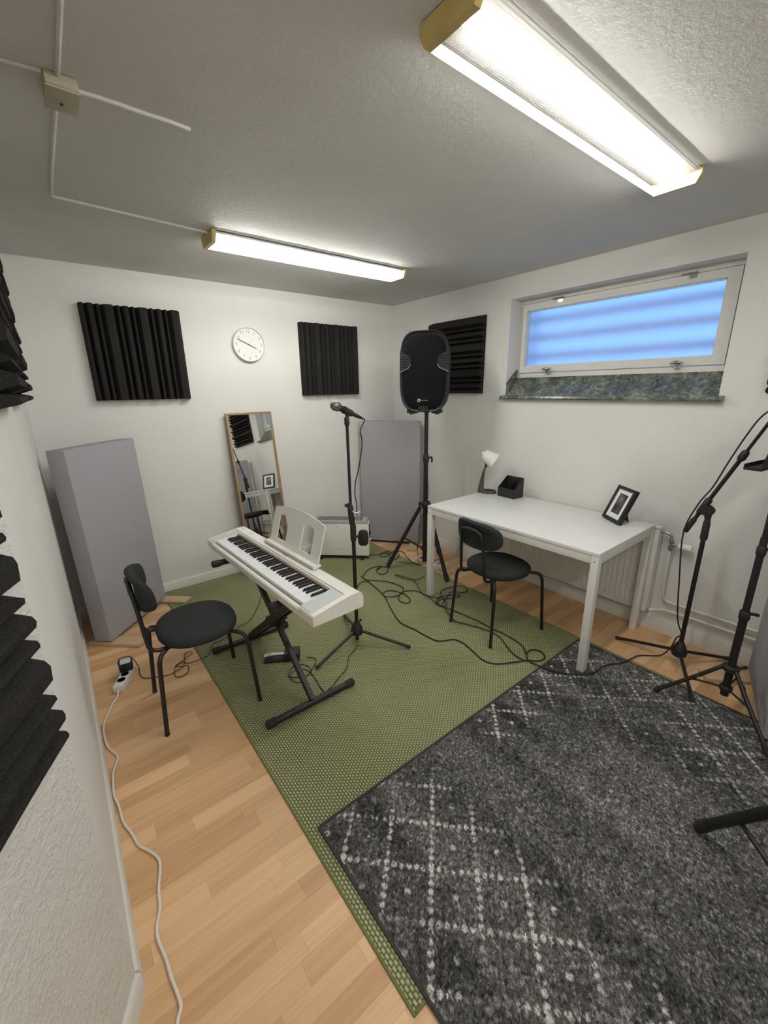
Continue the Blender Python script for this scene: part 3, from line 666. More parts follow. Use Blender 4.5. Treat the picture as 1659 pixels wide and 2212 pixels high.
# ================================================================= MICROPHONE STANDS
def tripod_base(t, r=.335, z_hub=.105, legang=(0, 120, 240), pole_r=.0095, bottom=.03, feet_dz=(0, 0, 0)):
    hb = obj('hub', MB().lathe([(0, z_hub-.030), (.024, z_hub-.032), (.036, z_hub-.024), (.040, z_hub-.008), (.036, z_hub+.012), (.026, z_hub+.038), (.016, z_hub+.056), (.013, z_hub+.062), (0, z_hub+.062)], 20), M['blackpl'], t)
    obj('hub_knob', MB().tube([(.0, .0, z_hub+.040), (.034, .012, z_hub+.046)], .004, 8).lathe([(0, 0), (.008, 0), (.010, .006), (.008, .013), (0, .013)], 12, Tr(.034, .012, z_hub+.046) @ Rt(1.1, 'Y')), M['blackpl'], hb)
    for a, dz in zip(legang, feet_dz):
        a = math.radians(a); ca, sa = math.cos(a), math.sin(a)
        lg = obj('leg', MB().cyl((.026*ca, .026*sa, z_hub-.004), (r*.955*ca, r*.955*sa, .016+dz), .0090, 12), M['blackmet'], t)
        obj('rubber_foot', MB().tube([(r*.90*ca, r*.90*sa, .019+dz), (r*.965*ca, r*.965*sa, .0145+dz), (r*.985*ca, r*.985*sa, .012+dz)], [.010, .0115, .008], 12), M['rubber'], lg)
# far stand: feet at known spots on the green rug
m1 = thing('microphone_stand', 'black microphone stand upright behind the digital piano', 'microphone stand', (-1.627, -1.589, RG))
a0 = math.degrees(math.atan2(-1.85+1.589, -1.402+1.627))
tripod_base(m1, .345, .100, (a0, a0+120, a0-120))
obj('pole', MB().cyl((0, 0, .030), (0, 0, .845), .0115, 14), M['blackmet'], m1)
obj('grip', MB().tube([(0, 0, .695), (0, 0, .705), (0, 0, .79), (0, 0, .80)], [.014, .0175, .0175, .015], 14), M['rubber'], m1)
ax = MB().tube([(-.004, .002, .80), (-.006, .004, .835), (-.010, .006, .905), (-.014, .010, .93)], [.015, .017, .017, .010], 12)
obj('boom_joint', ax, M['blackpl'], m1)
kn = MB(); d1 = Vector((-.785, .619, 0)); d2 = Vector((.785, -.619, 0))
kn.cyl((-.006, .004, .915), tuple(Vector((-.006, .004, .915))+d1*.022), .0035, 8); kn.tube([tuple(Vector((-.006, .004, .915))+d1*.020), tuple(Vector((-.006, .004, .915))+d1*.036)], .0105, 12)
obj('boom_knob', kn, M['blackpl'], m1)
kc = MB(); kc.cyl((0, 0, .868), tuple(Vector((0, 0, .868))+d2*.034), .0055, 10)
kc.lathe([(0, -.008), (.006, -.008), (.006, .008), (0, .008)], 10, Tr(*(Vector((0, 0, .872))+d2*.038)) @ Rt(1.2, 'X')); kc.lathe([(0, 0), (.015, 0), (.015, .006), (0, .006)], 14, Tr(0, 0, .878))
obj('clamp_screw', kc, M['chrome'], m1)
bt = Vector((-.010, .006, 1.362))
obj('boom', MB().tube([(-.008, .005, .88), tuple(bt)], .0085, 12), M['blackmet'], m1)
obj('holder_bracket', MB().tube([(.004, -.003, .725), (.022, -.017, .725)], .006, 8), M['blackpl'], m1)
obj('boom_thread', MB().tube([tuple(bt), tuple(bt+Vector((0, 0, .012))), tuple(bt+Vector((-.001, 0, .045))), tuple(bt+Vector((-.001, 0, .05)))], [.010, .0145, .0135, .009], 12), M['blackpl'], m1)
# holder: black rounded control pad clamped to the pole
pad = thing('control_pad', 'small black rounded pad with dots hanging on the far microphone stand', 'control pad', (-1.627+.046, -1.589-.035, .722), math.atan2(-.619, .785))
ring = superell(.030, .048, 32, 3.4)
obj('pad_body', MB().loft([[(x, y_, z) for x, z in [(p[0]*k, p[1]*k) for p in ring]] for y_, k in ((-.010, .93), (-.008, 1), (.008, 1), (.010, .93))]), M['blackpl'], pad)
for dx_, dz_ in ((.006, .012), (.013, .004), (.006, -.012)): obj('dot', MB().lathe([(0, 0), (.0028, 0), (.0025, .0012), (0, .0012)], 8, Tr(dx_, -.010, dz_) @ RX), M['lampgrey'], pad)
obj('pad_clip', MB().box(-.034, -.012, .009, .018, -.012, .012, b=.002), M['blackpl'], pad)
# microphone in its clip
hd = Vector((-1.627, -1.589, RG))+bt+Vector((-.001, 0, .050))
v1 = Vector((-.785, .619, 0)); mdir = (v1*.58+Vector((0, 0, .33))+Vector((-.59, -.756, 0))*.60).normalized()   # towards the grille
rot = Vector((0, 0, 1)).rotation_difference(mdir).to_matrix().to_4x4()
clip_c = hd+Vector((.002, -.001, .030))+mdir*(-.012)
mc = thing('microphone', 'black vocal microphone with round grey grille on the far stand', 'microphone', tuple(clip_c))
obj('handle', MB().lathe([(0, -.075), (.0095, -.075), (.0105, -.072), (.0125, 0), (.0175, .062), (.0185, .068), (0, .068)], 20, rot), M['blackpl'], mc)
obj('connector', MB().lathe([(0, -.115), (.004, -.115), (.006, -.108), (.0085, -.090), (.0092, -.0755), (0, -.0755)], 14, rot), M['blackmet'], mc)
gm = noisy('mic_grille', (.26,.27,.28), (.12,.125,.13), 600, .35, .8, .001, metal=.8)
obj('grille', MB().lathe([(0, .0685), (.0185, .0685), (.0235, .074), (.0255, .082), (.0262, .092), (.0262, .097), (.0245, .106), (.019, .115), (.010, .1205), (.001, .122)], 24, rot), gm, mc)
obj('grille_band', MB().lathe([(.0263, .090), (.0272, .0905), (.0272, .0965), (.0263, .097)], 24, rot), M['steel'], mc)
lc = clip_c+mdir*.012-Vector(m1.location)
cl = MB().loft([[(q*math.cos(a), q*math.sin(a), z) for a in [2*PI*k/14 for k in range(14)]] for q, z in ((.0145, -.030), (.0175, -.030), (.0205, .028), (.0180, .028), (.0145, -.030))], cap=False, T= Matrix.Translation(lc) @ rot @ Tr(0, 0, -.006))
cl.tube([tuple(lc-mdir*.006+Vector((0, 0, -.0165))), tuple(bt+Vector((-.001, 0, .050)))], [.014, .008], 10)
obj('microphone_clip', cl, M['rubber'], m1)
# right-hand stand with raised boom
m2c = Vector((-.321, -2.936, 0))
m2 = thing('microphone_stand', 'black microphone stand with slanting boom at the right by the radiator', 'microphone stand', tuple(m2c))
a0 = math.degrees(math.atan2(-2.592+2.936, -.315+.321))
tripod_base(m2, .345, .100, (a0, a0+120, a0-120), feet_dz=(.0, .015, .0))
obj('pole', MB().cyl((0, 0, .072), (0, 0, .79), .0115, 14), M['blackmet'], m2)
obj('grip', MB().tube([(0, 0, .775), (0, 0, .785), (0, 0, .865), (0, 0, .89)], [.013, .0175, .0165, .013], 14), M['rubber'], m2)
cd = Vector((0, .034, .932)); bd = Vector((0, -.205, .515)).normalized()
obj('clutch_stem', MB().tube([(0, 0, .885), (0, .002, .91), (0, .012, .93)], [.013, .017, .02], 12), M['blackpl'], m2)
cj = MB().lathe([(0, -.016), (.026, -.016), (.030, -.008), (.030, .008), (.026, .016), (0, .016)], 20, Tr(0, .010, .935) @ Rt(PI/2, 'Y'))
obj('clutch', cj, M['blackpl'], m2)
obj('clutch_knob', MB().lathe([(0, .017), (.022, .017), (.024, .024), (.022, .036), (0, .038)], 16, Tr(0, .004, .930) @ Rt(PI/2, 'Y')), M['blackpl'], m2)
bc = Vector((0, .026, .952))
obj('boom_tee', MB().tube([tuple(bc-bd*.05), tuple(bc-bd*.035), tuple(bc+bd*.04), tuple(bc+bd*.05)], [.010, .017, .017, .011], 12), M['blackpl'], m2)
obj('boom_lower', MB().tube([tuple(bc-bd*.09), tuple(bc+bd*.29)], .0098, 12), M['blackmet'], m2)
obj('counter_grip', MB().tube([tuple(bc-bd*.165), tuple(bc-bd*.160), tuple(bc-bd*.085), tuple(bc-bd*.075)], [.010, .0135, .0135, .010], 12), M['rubber'], m2)
obj('boom_collar', MB().tube([tuple(bc+bd*.27), tuple(bc+bd*.285), tuple(bc+bd*.315), tuple(bc+bd*.325)], [.012, .0185, .017, .010], 12).lathe([(0, 0), (.010, 0), (.011, .014), (0, .016)], 10, Tr(*(bc+bd*.29)) @ Rt(-PI/2, 'Y') @ Tr(0, 0, .014)), M['blackpl'], m2)
obj('boom_upper', MB().tube([tuple(bc+bd*.29), tuple(bc+bd*.80)], .0075, 12), M['blackmet'], m2)
# ================================================================= MUSIC STAND (right edge)
ms = thing('music_stand', 'black folding music stand at the right photo edge, desk cut off', 'music stand', (-.572, -3.203, 0))
a0 = math.degrees(math.atan2(-2.952+3.203, -.668+.572)); r_ = .268
ft = [(a0, .0155), (a0+120, .0155), (a0-120, .0155)]
feet = [Vector((-.668+.572, -2.952+3.203, .0165)), Vector((-.741+.572, -3.412+3.203, .0165)), Vector((-.29+.572, -3.232+3.203, .002))]
for fpt in feet:
    d = Vector((fpt.x, fpt.y, 0)).normalized(); n2 = Vector((-d.y, d.x, 0)); top = d*.030+Vector((0, 0, .262)); ft_ = Vector(fpt)
    kn_ = d*.115+Vector((0, 0, .175))
    lg = obj('leg', MB().tube([tuple(top), tuple(kn_), tuple(ft_+Vector((0, 0, .010)))], .0095, 10), M['blackmet'], ms)
    obj('rubber_foot', MB().tube([tuple(ft_.lerp(kn_, .14)+Vector((0, 0, .010))), tuple(ft_+Vector((0, 0, .008))), tuple(ft_+Vector((0, 0, .003)))], [.012, .0125, .009], 10), M['rubber'], lg)
    obj('brace', MB().tube([tuple(d*.022+Vector((0, 0, .150))), tuple(ft_.lerp(kn_, .80)+Vector((0, 0, .006)))], .005, 8), M['blackmet'], ms)
    obj('rivet', MB().lathe([(0, 0), (.005, 0), (.004, .003), (0, .003)], 8, Matrix.Translation(kn_+n2*.009) @ Vector((0, 0, 1)).rotation_difference(n2).to_matrix().to_4x4()), M['steel'], ms)
obj('leg_collar', MB().lathe([(0, .245), (.026, .245), (.034, .252), (.034, .270), (.026, .276), (0, .276)], 18), M['blackpl'], ms)
obj('lower_collar', MB().lathe([(0, .135), (.022, .135), (.026, .140), (.026, .158), (.022, .163), (0, .163)], 18), M['blackpl'], ms)
obj('lower_tube', MB().cyl((0, 0, .110), (0, 0, .545), .0165, 16), M['blackmet'], ms)
obj('middle_tube', MB().cyl((0, 0, .545), (0, 0, .92), .0140, 16), M['blackmet'], ms)
obj('upper_tube', MB().cyl((0, 0, .92), (0, 0, 1.229), .0110, 16), M['blackmet'], ms)
rt = Vector((.785, -.619, 0))
for z, rr in ((.545, .021), (.86, .018)):
    obj('clamp', MB().lathe([(0, z-.022), (rr-.002, z-.022), (rr, z-.015), (rr, z+.016), (rr-.003, z+.022), (0, z+.022)], 16), M['blackpl'], ms)
    obj('clamp_knob', MB().tube([tuple(rt*.012+Vector((0, 0, z+.006))), tuple(rt*.040+Vector((0, 0, z+.003))), tuple(rt*.062+Vector((0, 0, z-.003)))], [.006, .007, .0085], 10), M['blackpl'], ms)
obj('leg_knob', MB().tube([tuple(rt*.03+Vector((0, 0, .255))), tuple(rt*.075+Vector((0, 0, .262)))], [.006, .009], 10), M['blackpl'], ms)
DA = math.radians(172)
Td = Tr(-.008, .004, 1.243) @ Rt(DA, 'Z')
dk = MB().box(-.20, .20, -.003, .003, 0, .32, Td @ Rt(math.radians(-10), 'X'), b=.001)
obj('desk', dk, M['blackmet'], ms)
obj('desk_lip', MB().box(-.205, .205, -.055, .003, -.010, .001, Td, b=.002).box(-.205, .205, -.055, -.051, -.004, .014, Td), M['blackmet'], ms)
# ================================================================= SPEAKER STAND + LOUDSPEAKER + second tripod
def spk_stand(label, loc, rz, top, feetz=(0, 0, 0), R3=.330, zc=.605, zl=.195, bf=.47):
    t = thing('speaker_stand', label, 'tripod stand', loc, rz, 'black speaker tripod stands')
    for k, fz in enumerate(feetz):
        a = math.radians(120*k); ca, sa = math.cos(a), math.sin(a)
        A_ = Vector((.030*ca, .030*sa, zc)); B_ = Vector((R3*ca, R3*sa, .018+fz))
        lg = obj('leg', MB().tube([tuple(A_), tuple(B_.lerp(A_, .02))], .0170, 12), M['blackmet'], t)
        obj('rubber_foot', MB().tube([tuple(B_.lerp(A_, .085)), tuple(B_.lerp(A_, .03)), tuple(B_+Vector((0, 0, -.006)))], [.0195, .0210, .0175], 12), M['rubber'], lg)
        obj('brace', MB().tube([tuple(B_.lerp(A_, bf)), (.024*ca, .024*sa, zl)], .0080, 8), M['blackmet'], t)
        n2 = Vector((-sa, ca, 0)); q = B_.lerp(A_, .97)+n2*.017
        obj('bolt', MB().lathe([(0, 0), (.006, 0), (.005, .003), (0, .003)], 8, Matrix.Translation(q) @ Vector((0, 0, 1)).rotation_difference(n2).to_matrix().to_4x4()), M['chrome'], t)
    obj('lower_tube', MB().cyl((0, 0, .070), (0, 0, 1.0 if top > 1 else top), .0195, 16), M['blackmet'], t)
    hbm = MB().lathe([(0, zc-.030), (.032, zc-.030), (.038, zc-.022), (.038, zc+.010), (.030, zc+.020), (0, zc+.020)], 18)
    for k in range(3):
        T = Rt(math.radians(120*k), 'Z'); hbm.box(.018, .058, -.020, .020, zc-.017, zc+.013, T, b=.003)
    obj('leg_hub', hbm, M['blackpl'], t)
    obj('lower_hub', MB().lathe([(0, .175), (.028, .175), (.031, .182), (.031, .21), (.026, .216), (0, .216)], 16), M['blackpl'], t)
    if top > 1:
        obj('upper_tube', MB().cyl((0, 0, 1.0), (0, 0, top), .0165, 16), M['blackmet'], t)
        obj('height_clamp', MB().lathe([(0, .965), (.024, .965), (.026, .975), (.026, 1.02), (.022, 1.03), (0, 1.03)], 16), M['blackpl'], t)
        T = Rt(math.atan2(-.619, .785)-rz, 'Z')
        obj('clamp_lever', MB().tube([(.020, 0, 1.0), (.045, 0, 1.008), (.052, 0, .99), (.048, 0, .965)], [.008, .010, .009, .007], 10, T=T), M['blackpl'], t)
    return t
rz1 = math.atan2(-.813+1.01, -.734+.49)
s1 = spk_stand('black tripod stand holding the loudspeaker in the far corner', (-.490, -1.010, 0), rz1, 1.3715, (RG, .0, RG))
s2 = spk_stand('black tripod stand with one leg reaching in at lower right edge', (-1.622, -3.665, .0), math.radians(50), .98, (.0165, .0165, .0165), R3=.435, zc=.70, zl=.20, bf=.30)
# loudspeaker: local -y is the front
face = math.atan2(-.619*0-.756, -.59)      # direction towards the camera
sp_dir = math.radians(math.degrees(math.atan2(-2.51, -2.413))-11)
spk = thing('loudspeaker', 'black loudspeaker with rounded grille on the far tripod stand', 'speaker', (-.490, -1.010, 1.372), sp_dir+PI/2)
def ol(k=1., dz=0., ins=0.):
    pts = []
    for t in range(56):
        a = 2*PI*t/56; c_, s_ = math.cos(a), math.sin(a); e = 4.2
        x = (abs(c_)**(2/e))*(1 if c_ >= 0 else -1); z = (abs(s_)**(2/e))*(1 if s_ >= 0 else -1)
        wd = .192*(1-.055*max(0, z)**2-.09*max(0, -z)**3)
        pts.append((x*(wd*k-ins), z*(.298*k-ins)+.306))
    return pts
rings = []
for y_, k, ins in ((-.118, 1, .020), (-.128, 1, .014), (-.132, 1, .007), (-.126, 1, .001), (-.112, 1, 0), (-.02, .985, .002), (.08, .90, .01), (.15, .74, .02), (.165, .66, .03)):
    rings.append([(x, y_, z) for x, z in ol(k, 0, ins)])
obj('cabinet', MB().loft(rings), M['blackpl'], spk, ang=50)
rings = [[(x, y_, z) for x, z in ol(1, 0, ins)] for y_, ins in ((-.110, .024), (-.126, .026), (-.131, .034), (-.1335, .06), (-.135, .11))]
obj('front_grille', MB().loft(rings), M['grille'], spk, ang=50)
for sg in (-1, 1):
    T = Tr(0, -.131, .385)
    hm = MB().prism([(sg*.186, .075), (sg*.160, .062), (sg*.105, .030), (sg*.100, -.020), (sg*.118, -.045), (sg*.186, -.075)], -.006, .006, 'y', T)
    o = obj('handle_recess', hm, M['blackmet'], spk)
    for q in range(5):
        z_ = .042-q*.018; obj('fin', MB().box(min(sg*.112, sg*.184), max(sg*.112, sg*.184), -.0105, -.006, z_-.003, z_+.003, T), M['blackpl'], o, smooth=False)
    obj('silver_trim', MB().prism([(sg*.100, -.022), (sg*.104, -.020), (sg*.121, -.046), (sg*.188, -.076), (sg*.188, -.082), (sg*.117, -.050)], -.0085, .006, 'y', T), M['silver'], spk)
bm2 = MB()
bm2.tube([(.010*math.cos(a)*1.0, 0, .010*math.sin(a)) for a in [2*PI*k/20 for k in range(20)]], .0028, 8, closed=True, T=Tr(-.035, -.1385, .098))
wl = new_mat('white_print', (.62, .62, .62), .5)
obj('emblem', bm2, wl, spk)
obj('name_plate', MB().box(-.020, .034, -.1385, -.136, .0955, .1005, b=.001), M['logo'], spk)
obj('lower_notch', MB().prism([(-.045, .012), (-.036, .055), (.036, .055), (.045, .012)], -.137, -.128, 'y'), M['blackmet'], spk)
for sg in (-1, 1): obj('foot', MB().prism([(sg*.135, .030), (sg*.060, .020), (sg*.062, .000), (sg*.085, -.002), (sg*.092, -.009), (sg*.112, -.009), (sg*.118, .0), (sg*.137, .004)], -.115, -.03, 'y'), M['blackpl'], spk)
obj('pole_socket', MB().lathe([(0, .0), (.024, 0), (.026, .02), (0, .02)], 16), M['blackpl'], spk)
# ================================================================= HEATER
hv = Vector((-.765+1.147, -.543+.189, 0)); 
ht = thing('convector_heater', 'white freestanding electric heater between the mirror and corner panel', 'heater', (-1.147, -.189, RG), math.atan2(hv.y, hv.x))
# local x along the front, y to the back
HL = hv.length
obj('casing', MB().box(0, HL, .004, .120, .036, .355, b=.008), M['heater'], ht)
tp = MB().prism([(.004, .355), (.120, .355), (.116, .392), (.030, .386), (.006, .372)], .012, HL-.012, 'x'); obj('top_cover', tp, M['heater_grey'], ht)
for i in range(26):
    x = .045+i*(HL-.11)/25
    obj('slat', MB().prism([(.024, .3845), (.112, .3912), (.112, .3935), (.024, .3868)], x-.0035, x+.0035, 'x'), M['blackpl'] , ht, smooth=False)
obj('underside', MB().box(.012, HL-.012, .012, .112, .022, .0365), M['blackmet'], ht)
for x in (.06, HL-.07): obj('foot', MB().box(x-.014, x+.014, -.014, .150, 0, .0225, b=.003), M['blackpl'], ht)
obj('thermostat_knob', MB().lathe([(0, 0), (.016, 0), (.014, .014), (0, .015)], 16, Tr(HL+.0002, .06, .185) @ Rt(PI/2, 'Y')), M['plastic_w'], ht)
obj('control_strip', MB().box(HL, HL+.003, .035, .085, .17, .33), M['blackpl'], ht)
obj('switch', MB().box(HL+.003, HL+.012, .045, .075, .235, .262, b=.002), M['blackpl'], ht)
obj('badge', MB().lathe([(0, 0), (.007, 0), (.006, .002), (0, .002)], 12, Tr(HL*.44, .0038, .325) @ RX), M['steel'], ht)
obj('label_plate', MB().box(HL*.42, HL*.50, .0028, .0042, .098, .104), M['logo_l'], ht)
# ================================================================= RADIATOR + PIPES
ra = thing('radiator', 'white panel radiator below the window behind the table', 'radiator', (-.002, -2.655, 0))
RLn = 1.17; zb, ztp = .135, .718
obj('front_panel', MB().box(-.070, -.058, 0, RLn, zb, ztp-.012, b=.003), M['white_met'], ra)
obj('back_panel', MB().box(-.030, -.020, .01, RLn-.01, zb, ztp-.012, b=.003), M['white_met'], ra)
n = int((RLn-.14)/.0333); gv = MB()
for i in range(n):
    y_ = .09+i*.0333; gv.prism([(-.0705, y_-.011), (-.0755, y_-.006), (-.0755, y_+.006), (-.0705, y_+.011)], zb+.045, ztp-.07, 'z')
o = obj('ribs', gv, M['white_met'], ra, smooth=False); o['kind'] = 'stuff'
obj('top_grille', MB().box(-.076, -.018, -.004, RLn+.004, ztp-.012, ztp, b=.003), M['white_met'], ra)
for y0 in (-.004, RLn): obj('side_cover', MB().box(-.074, -.018, y0, y0+.004, zb+.02, ztp-.012), M['white_met'], ra, smooth=False)
obj('bottom_header', MB().cyl((-.050, .01, zb+.008), (-.050, RLn-.01, zb+.008), .014, 12), M['white_met'], ra)
for y_ in (.18, RLn-.18): obj('wall_bracket', MB().box(-.0195, .0015, y_-.02, y_+.02, .3, .6), M['white_met'], ra)
vl = MB().tube(spline([(-.050, -.002, .688), (-.050, -.035, .687), (-.050, -.062, .675), (-.050, -.068, .645), (-.050, -.068, .625)], 4), .0085, 10)
vl.lathe([(0, -.012), (.013, -.012), (.015, 0), (.013, .012), (0, .012)], 12, Tr(-.050, -.068, .640)); vl.lathe([(0, -.010), (.012, -.010), (.014, 0), (.012, .010), (0, .010)], 12, Tr(-.050, -.068, .598))
vl.cyl((-.050, -.068, .64), (-.050, -.068, .58), .008, 10); vl.cyl((-.050, -.068, .620), (-.050, -.108, .620), .009, 12)
obj('valve', vl, M['steel'], ra)
obj('thermostat', MB().lathe([(0, 0), (.018, 0), (.021, .006), (.021, .028), (.0185, .030), (.021, .033), (.022, .058), (.018, .068), (0, .068)], 20, Tr(-.050, -.108, .620) @ RX), M['plastic_w'], ra)
def pipe(pts, label):
    return tag(obj('heating_pipe', MB().tube(spline(pts, 4), .0085, 10), M['white_met']), label, 'pipe')
pipe([(-.052, -2.723, .578), (-.050, -2.723, .40), (-.045, -2.727, .30), (-.035, -2.735, .255), (-.030, -2.76, .236), (-.030, -2.85, .234), (-.030, -3.2, .236), (-.030, -3.8, .237), (-.030, YF+.002, .237)], 'white pipe dropping from radiator valve then running along the wall')
pipe([(-.050, -2.6695, .150), (-.048, -2.68, .152), (-.035, -2.72, .165), (-.030, -2.80, .176), (-.030, -3.2, .182), (-.030, -3.8, .184), (-.030, YF+.002, .184)], 'white lower pipe running along the right wall above baseboard')
# ================================================================= THINGS ON THE TABLE
lp = thing('desk_lamp', 'small desk lamp with white shade and dark grey curved base', 'lamp', (-.195, -1.440, TH_+.0005), math.radians(-62))
# local x points from stem to the ring side
rg = MB(); ringo = superell(.066, .052, 28, 2.2); ringi = superell(.046, .034, 28, 2.2)
rings = [[(x+.0, y_, 0) for x, y_ in ringo], [(x*.98, y_*.98, .017) for x, y_ in ringo], [(x*.93, y_*.93, .020) for x, y_ in ringo], [(x+.004, y_, .019) for x, y_ in ringi], [(x+.004, y_, .003) for x, y_ in ringi]]
rg.loft(rings); obj('base', rg, M['lampgrey'], lp)
stp = []
for z, x0, x1, w2 in ((.0, -.088, -.010, .030), (.020, -.086, -.030, .027), (.04, -.083, -.040, .022), (.10, -.072, -.040, .015), (.17, -.056, -.036, .010), (.20, -.044, -.030, .009), (.215, -.042, -.018, .013), (.232, -.040, -.006, .015), (.245, -.042, -.020, .012)):
    c_, hx = (x0+x1)/2, (x1-x0)/2; stp.append([(c_+p[0]*hx/.05, p[1]*w2/.05, z) for p in superell(.05, .05, 16, 2.6)])
obj('stem', MB().loft(stp), M['lampgrey'], lp)
Ts = Tr(-.022, 0, .297) @ Rt(math.radians(122), 'Y')
sh = MB().lathe([(.012, -.034), (.030, -.032), (.038, -.026), (.062, .070), (.0605, .070), (.036, -.020), (.012, -.028)], 32, Ts @ Matrix.Scale(1.1, 4))
obj('shade', sh, M['shade'], lp)
obj('shade_knob', MB().lathe([(0, -.052), (.012, -.050), (.015, -.044), (.015, -.034), (0, -.033)], 16, Ts), M['shade'], lp)
obj('lamp_cord', MB().tube(spline([(-.050, .0, .335), (-.056, 0, .30), (-.048, .002, .25), (-.056, .004, .17), (-.070, .004, .06), (-.080, .002, .004), (-.092, .03, .003)], 4), .0022, 8), M['cord_w'], lp)
bx = thing('desk_organizer', 'black slanted open box standing beside the desk lamp', 'box', (-.165, -1.628, TH_+.0005), math.radians(-90-2))
# local x along the front towards the camera's right, -y the low front
W2, D2, hF, hB, tk = .078, .056, .072, .150, .003
obj('front_wall', MB().box(-W2, W2, -D2, -D2+tk, 0, hF), M['blackpl'], bx, smooth=False)
obj('back_wall', MB().box(-W2, W2, D2-tk, D2, 0, hB), M['blackpl'], bx, smooth=False)
obj('bottom', MB().box(-W2+tk, W2-tk, -D2+tk, D2-tk, 0, tk), M['blackpl'], bx, smooth=False)
for x0 in (-W2, W2-tk, -.001): obj('side_wall' if x0 != -.001 else 'divider', MB().prism([(-D2+tk, 0), (D2-tk, 0), (D2-tk, hB if x0 != -.001 else hB-.03), (-D2+tk, hF if x0 != -.001 else hF-.012)], x0, x0+tk, 'x'), M['blackpl'], bx, smooth=False)
for k, (dx_, dy_, dz_) in enumerate(((.042, -.020, .0), (.050, -.002, .0))):
    b_ = obj('earphone', MB().lathe([(0, 0), (.003, .0), (.0038, .030), (.0075, .040), (.0085, .048), (.006, .056), (0, .058)], 12), M['plastic_w'])
    b_.matrix_world = bx.matrix_basis if False else Matrix.Translation((-.165, -1.628, TH_+.0045)) @ Rt(math.radians(-92), 'Z') @ Tr(dx_, dy_, dz_)
    tag(b_, 'tiny white earphone, the %s one inside the black desk box' % ('nearer' if k == 0 else 'farther'), 'earphone', 'white earphones in the black desk box')
th = -2.2027
pf_ = thing('photo_frame', 'black photo frame with white mat leaning on the table end', 'picture frame', (-.1736, -2.3475, TH_+.0075), 0)
ti = .3899; W3, H3 = .185, .2247
wd = Vector((math.cos(th), math.sin(th), 0)); nh = Vector((wd.y, -wd.x, 0)); up_ = Vector((-nh.x*math.sin(ti), -nh.y*math.sin(ti), math.cos(ti))); nn = wd.cross(up_)
Tf = Matrix(((wd.x, -nn.x, up_.x, 0), (wd.y, -nn.y, up_.y, 0), (wd.z, -nn.z, up_.z, 0), (0, 0, 0, 1)))
# local: x right, y back, z up
fr = MB(); q = .020; D3 = .022
for a, b_, c_, d_ in ((0, q, 0, H3), (W3-q, W3, 0, H3), (q, W3-q, 0, q), (q, W3-q, H3-q, H3)): fr.box(a, b_, -.004, D3, c_, d_, Tf)
obj('frame', fr, M['blackpl'], pf_, smooth=False)
obj('mat', MB().box(q, W3-q, .003, .005, q, H3-q, Tf), M['mat_board'], pf_, smooth=False)
obj('photograph', MB().box(.052, W3-.052, .0015, .0029, .050, H3-.045, Tf), M['photo'], pf_, smooth=False)
obj('back_board', MB().box(q, W3-q, .0055, .012, q, H3-q, Tf), M['blackmet'], pf_, smooth=False)
A_ = Tf @ Vector((W3*.5, .024, H3*.6)); bck = Vector((-nh.x, -nh.y, 0)).normalized(); foot = Vector((A_.x, A_.y, 0))+bck*.030+Vector((0, 0, -.0068))
ee = MB(); hw_ = wd*.022
ee.add([tuple(A_-hw_), tuple(A_+hw_), tuple(foot+hw_*1.2), tuple(foot-hw_*1.2)]+[tuple(Vector(p)+bck*.003) for p in (A_-hw_, A_+hw_, foot+hw_*1.2, foot-hw_*1.2)], [(0, 1, 2, 3), (7, 6, 5, 4), (0, 4, 5, 1), (1, 5, 6, 2), (2, 6, 7, 3), (3, 7, 4, 0)])
obj('easel_leg', ee, M['lampgrey'], pf_, smooth=False)
# ================================================================= POWER STRIPS, ADAPTER
def dd(a, b): return math.atan2(b[1]-a[1], b[0]-a[0])
es = thing('power_strip', 'white power strip on the laminate floor near the left wall', 'power strip', (-2.842, -1.045, 0), dd((-2.885, -1.130), (-2.806, -.968)))
obj('body', MB().box(-.095, .095, -.026, .026, .0005, .040, b=.005), M['plastic_w'], es)
for x in (-.040, .012):
    so = obj('socket', MB().lathe([(.0205, 0), (.0215, .0015), (.0195, .0015), (.0190, -.008), (0, -.008)], 20, Tr(x, 0, .0400)), M['heater_grey'], es)
    for s_ in (-.008, .008): obj('hole', MB().lathe([(0, 0), (.0026, 0), (.0026, .0005), (0, .0005)], 8, Tr(x+s_*.5, s_, .0325)), M['blackpl'], so)
Wp = [(-2.879,-1.121),(-2.895,-1.175),(-2.922,-1.22),(-2.952,-1.299),(-2.976,-1.373),(-2.978,-1.473),(-2.970,-1.539),(-2.945,-1.613),(-2.957,-1.658),(-2.972,-1.705),(-2.982,-1.819),(-2.973,-1.884),(-2.968,-1.974),(-2.949,-2.044),(-2.936,-2.107),(-2.908,-2.156),(-2.89,-2.203),(-2.895,-2.245),(-2.91,-2.303),(-2.918,-2.362),(-2.935,-2.408),(-2.938,-2.448),(-2.93,-2.508),(-2.927,-2.561),(-2.921,-2.612),(-2.921,-2.64),(-2.936,-2.667),(-2.96,-2.75),(-3.0,-2.85)]
Ti = (Matrix.Translation(es.location) @ Rt(es.rotation_euler.z, 'Z')).inverted()
cw = MB().tube([tuple(Ti @ p) for p in spline([(-2.886, -1.132, .018)]+[(x, y_, .0065) for x, y_ in Wp[1:]], 5)], .0048, 10)
obj('cord', cw, M['cord_w'], es)
ad = thing('power_adapter', 'black square power adapter plugged into the left power strip', 'adapter', (-2.822, -.990, .0405), es.rotation_euler.z+.35)
obj('case', MB().box(-.030, .038, -.034, .034, .001, .050, b=.005), M['blackpl'], ad)
obj('sticker', MB().box(-.024, .028, -.026, .026, .0502, .0507), M['sticker'], ad, smooth=False)
def fpts(L_, z): return [(x, y_, z) for x, y_ in L_]
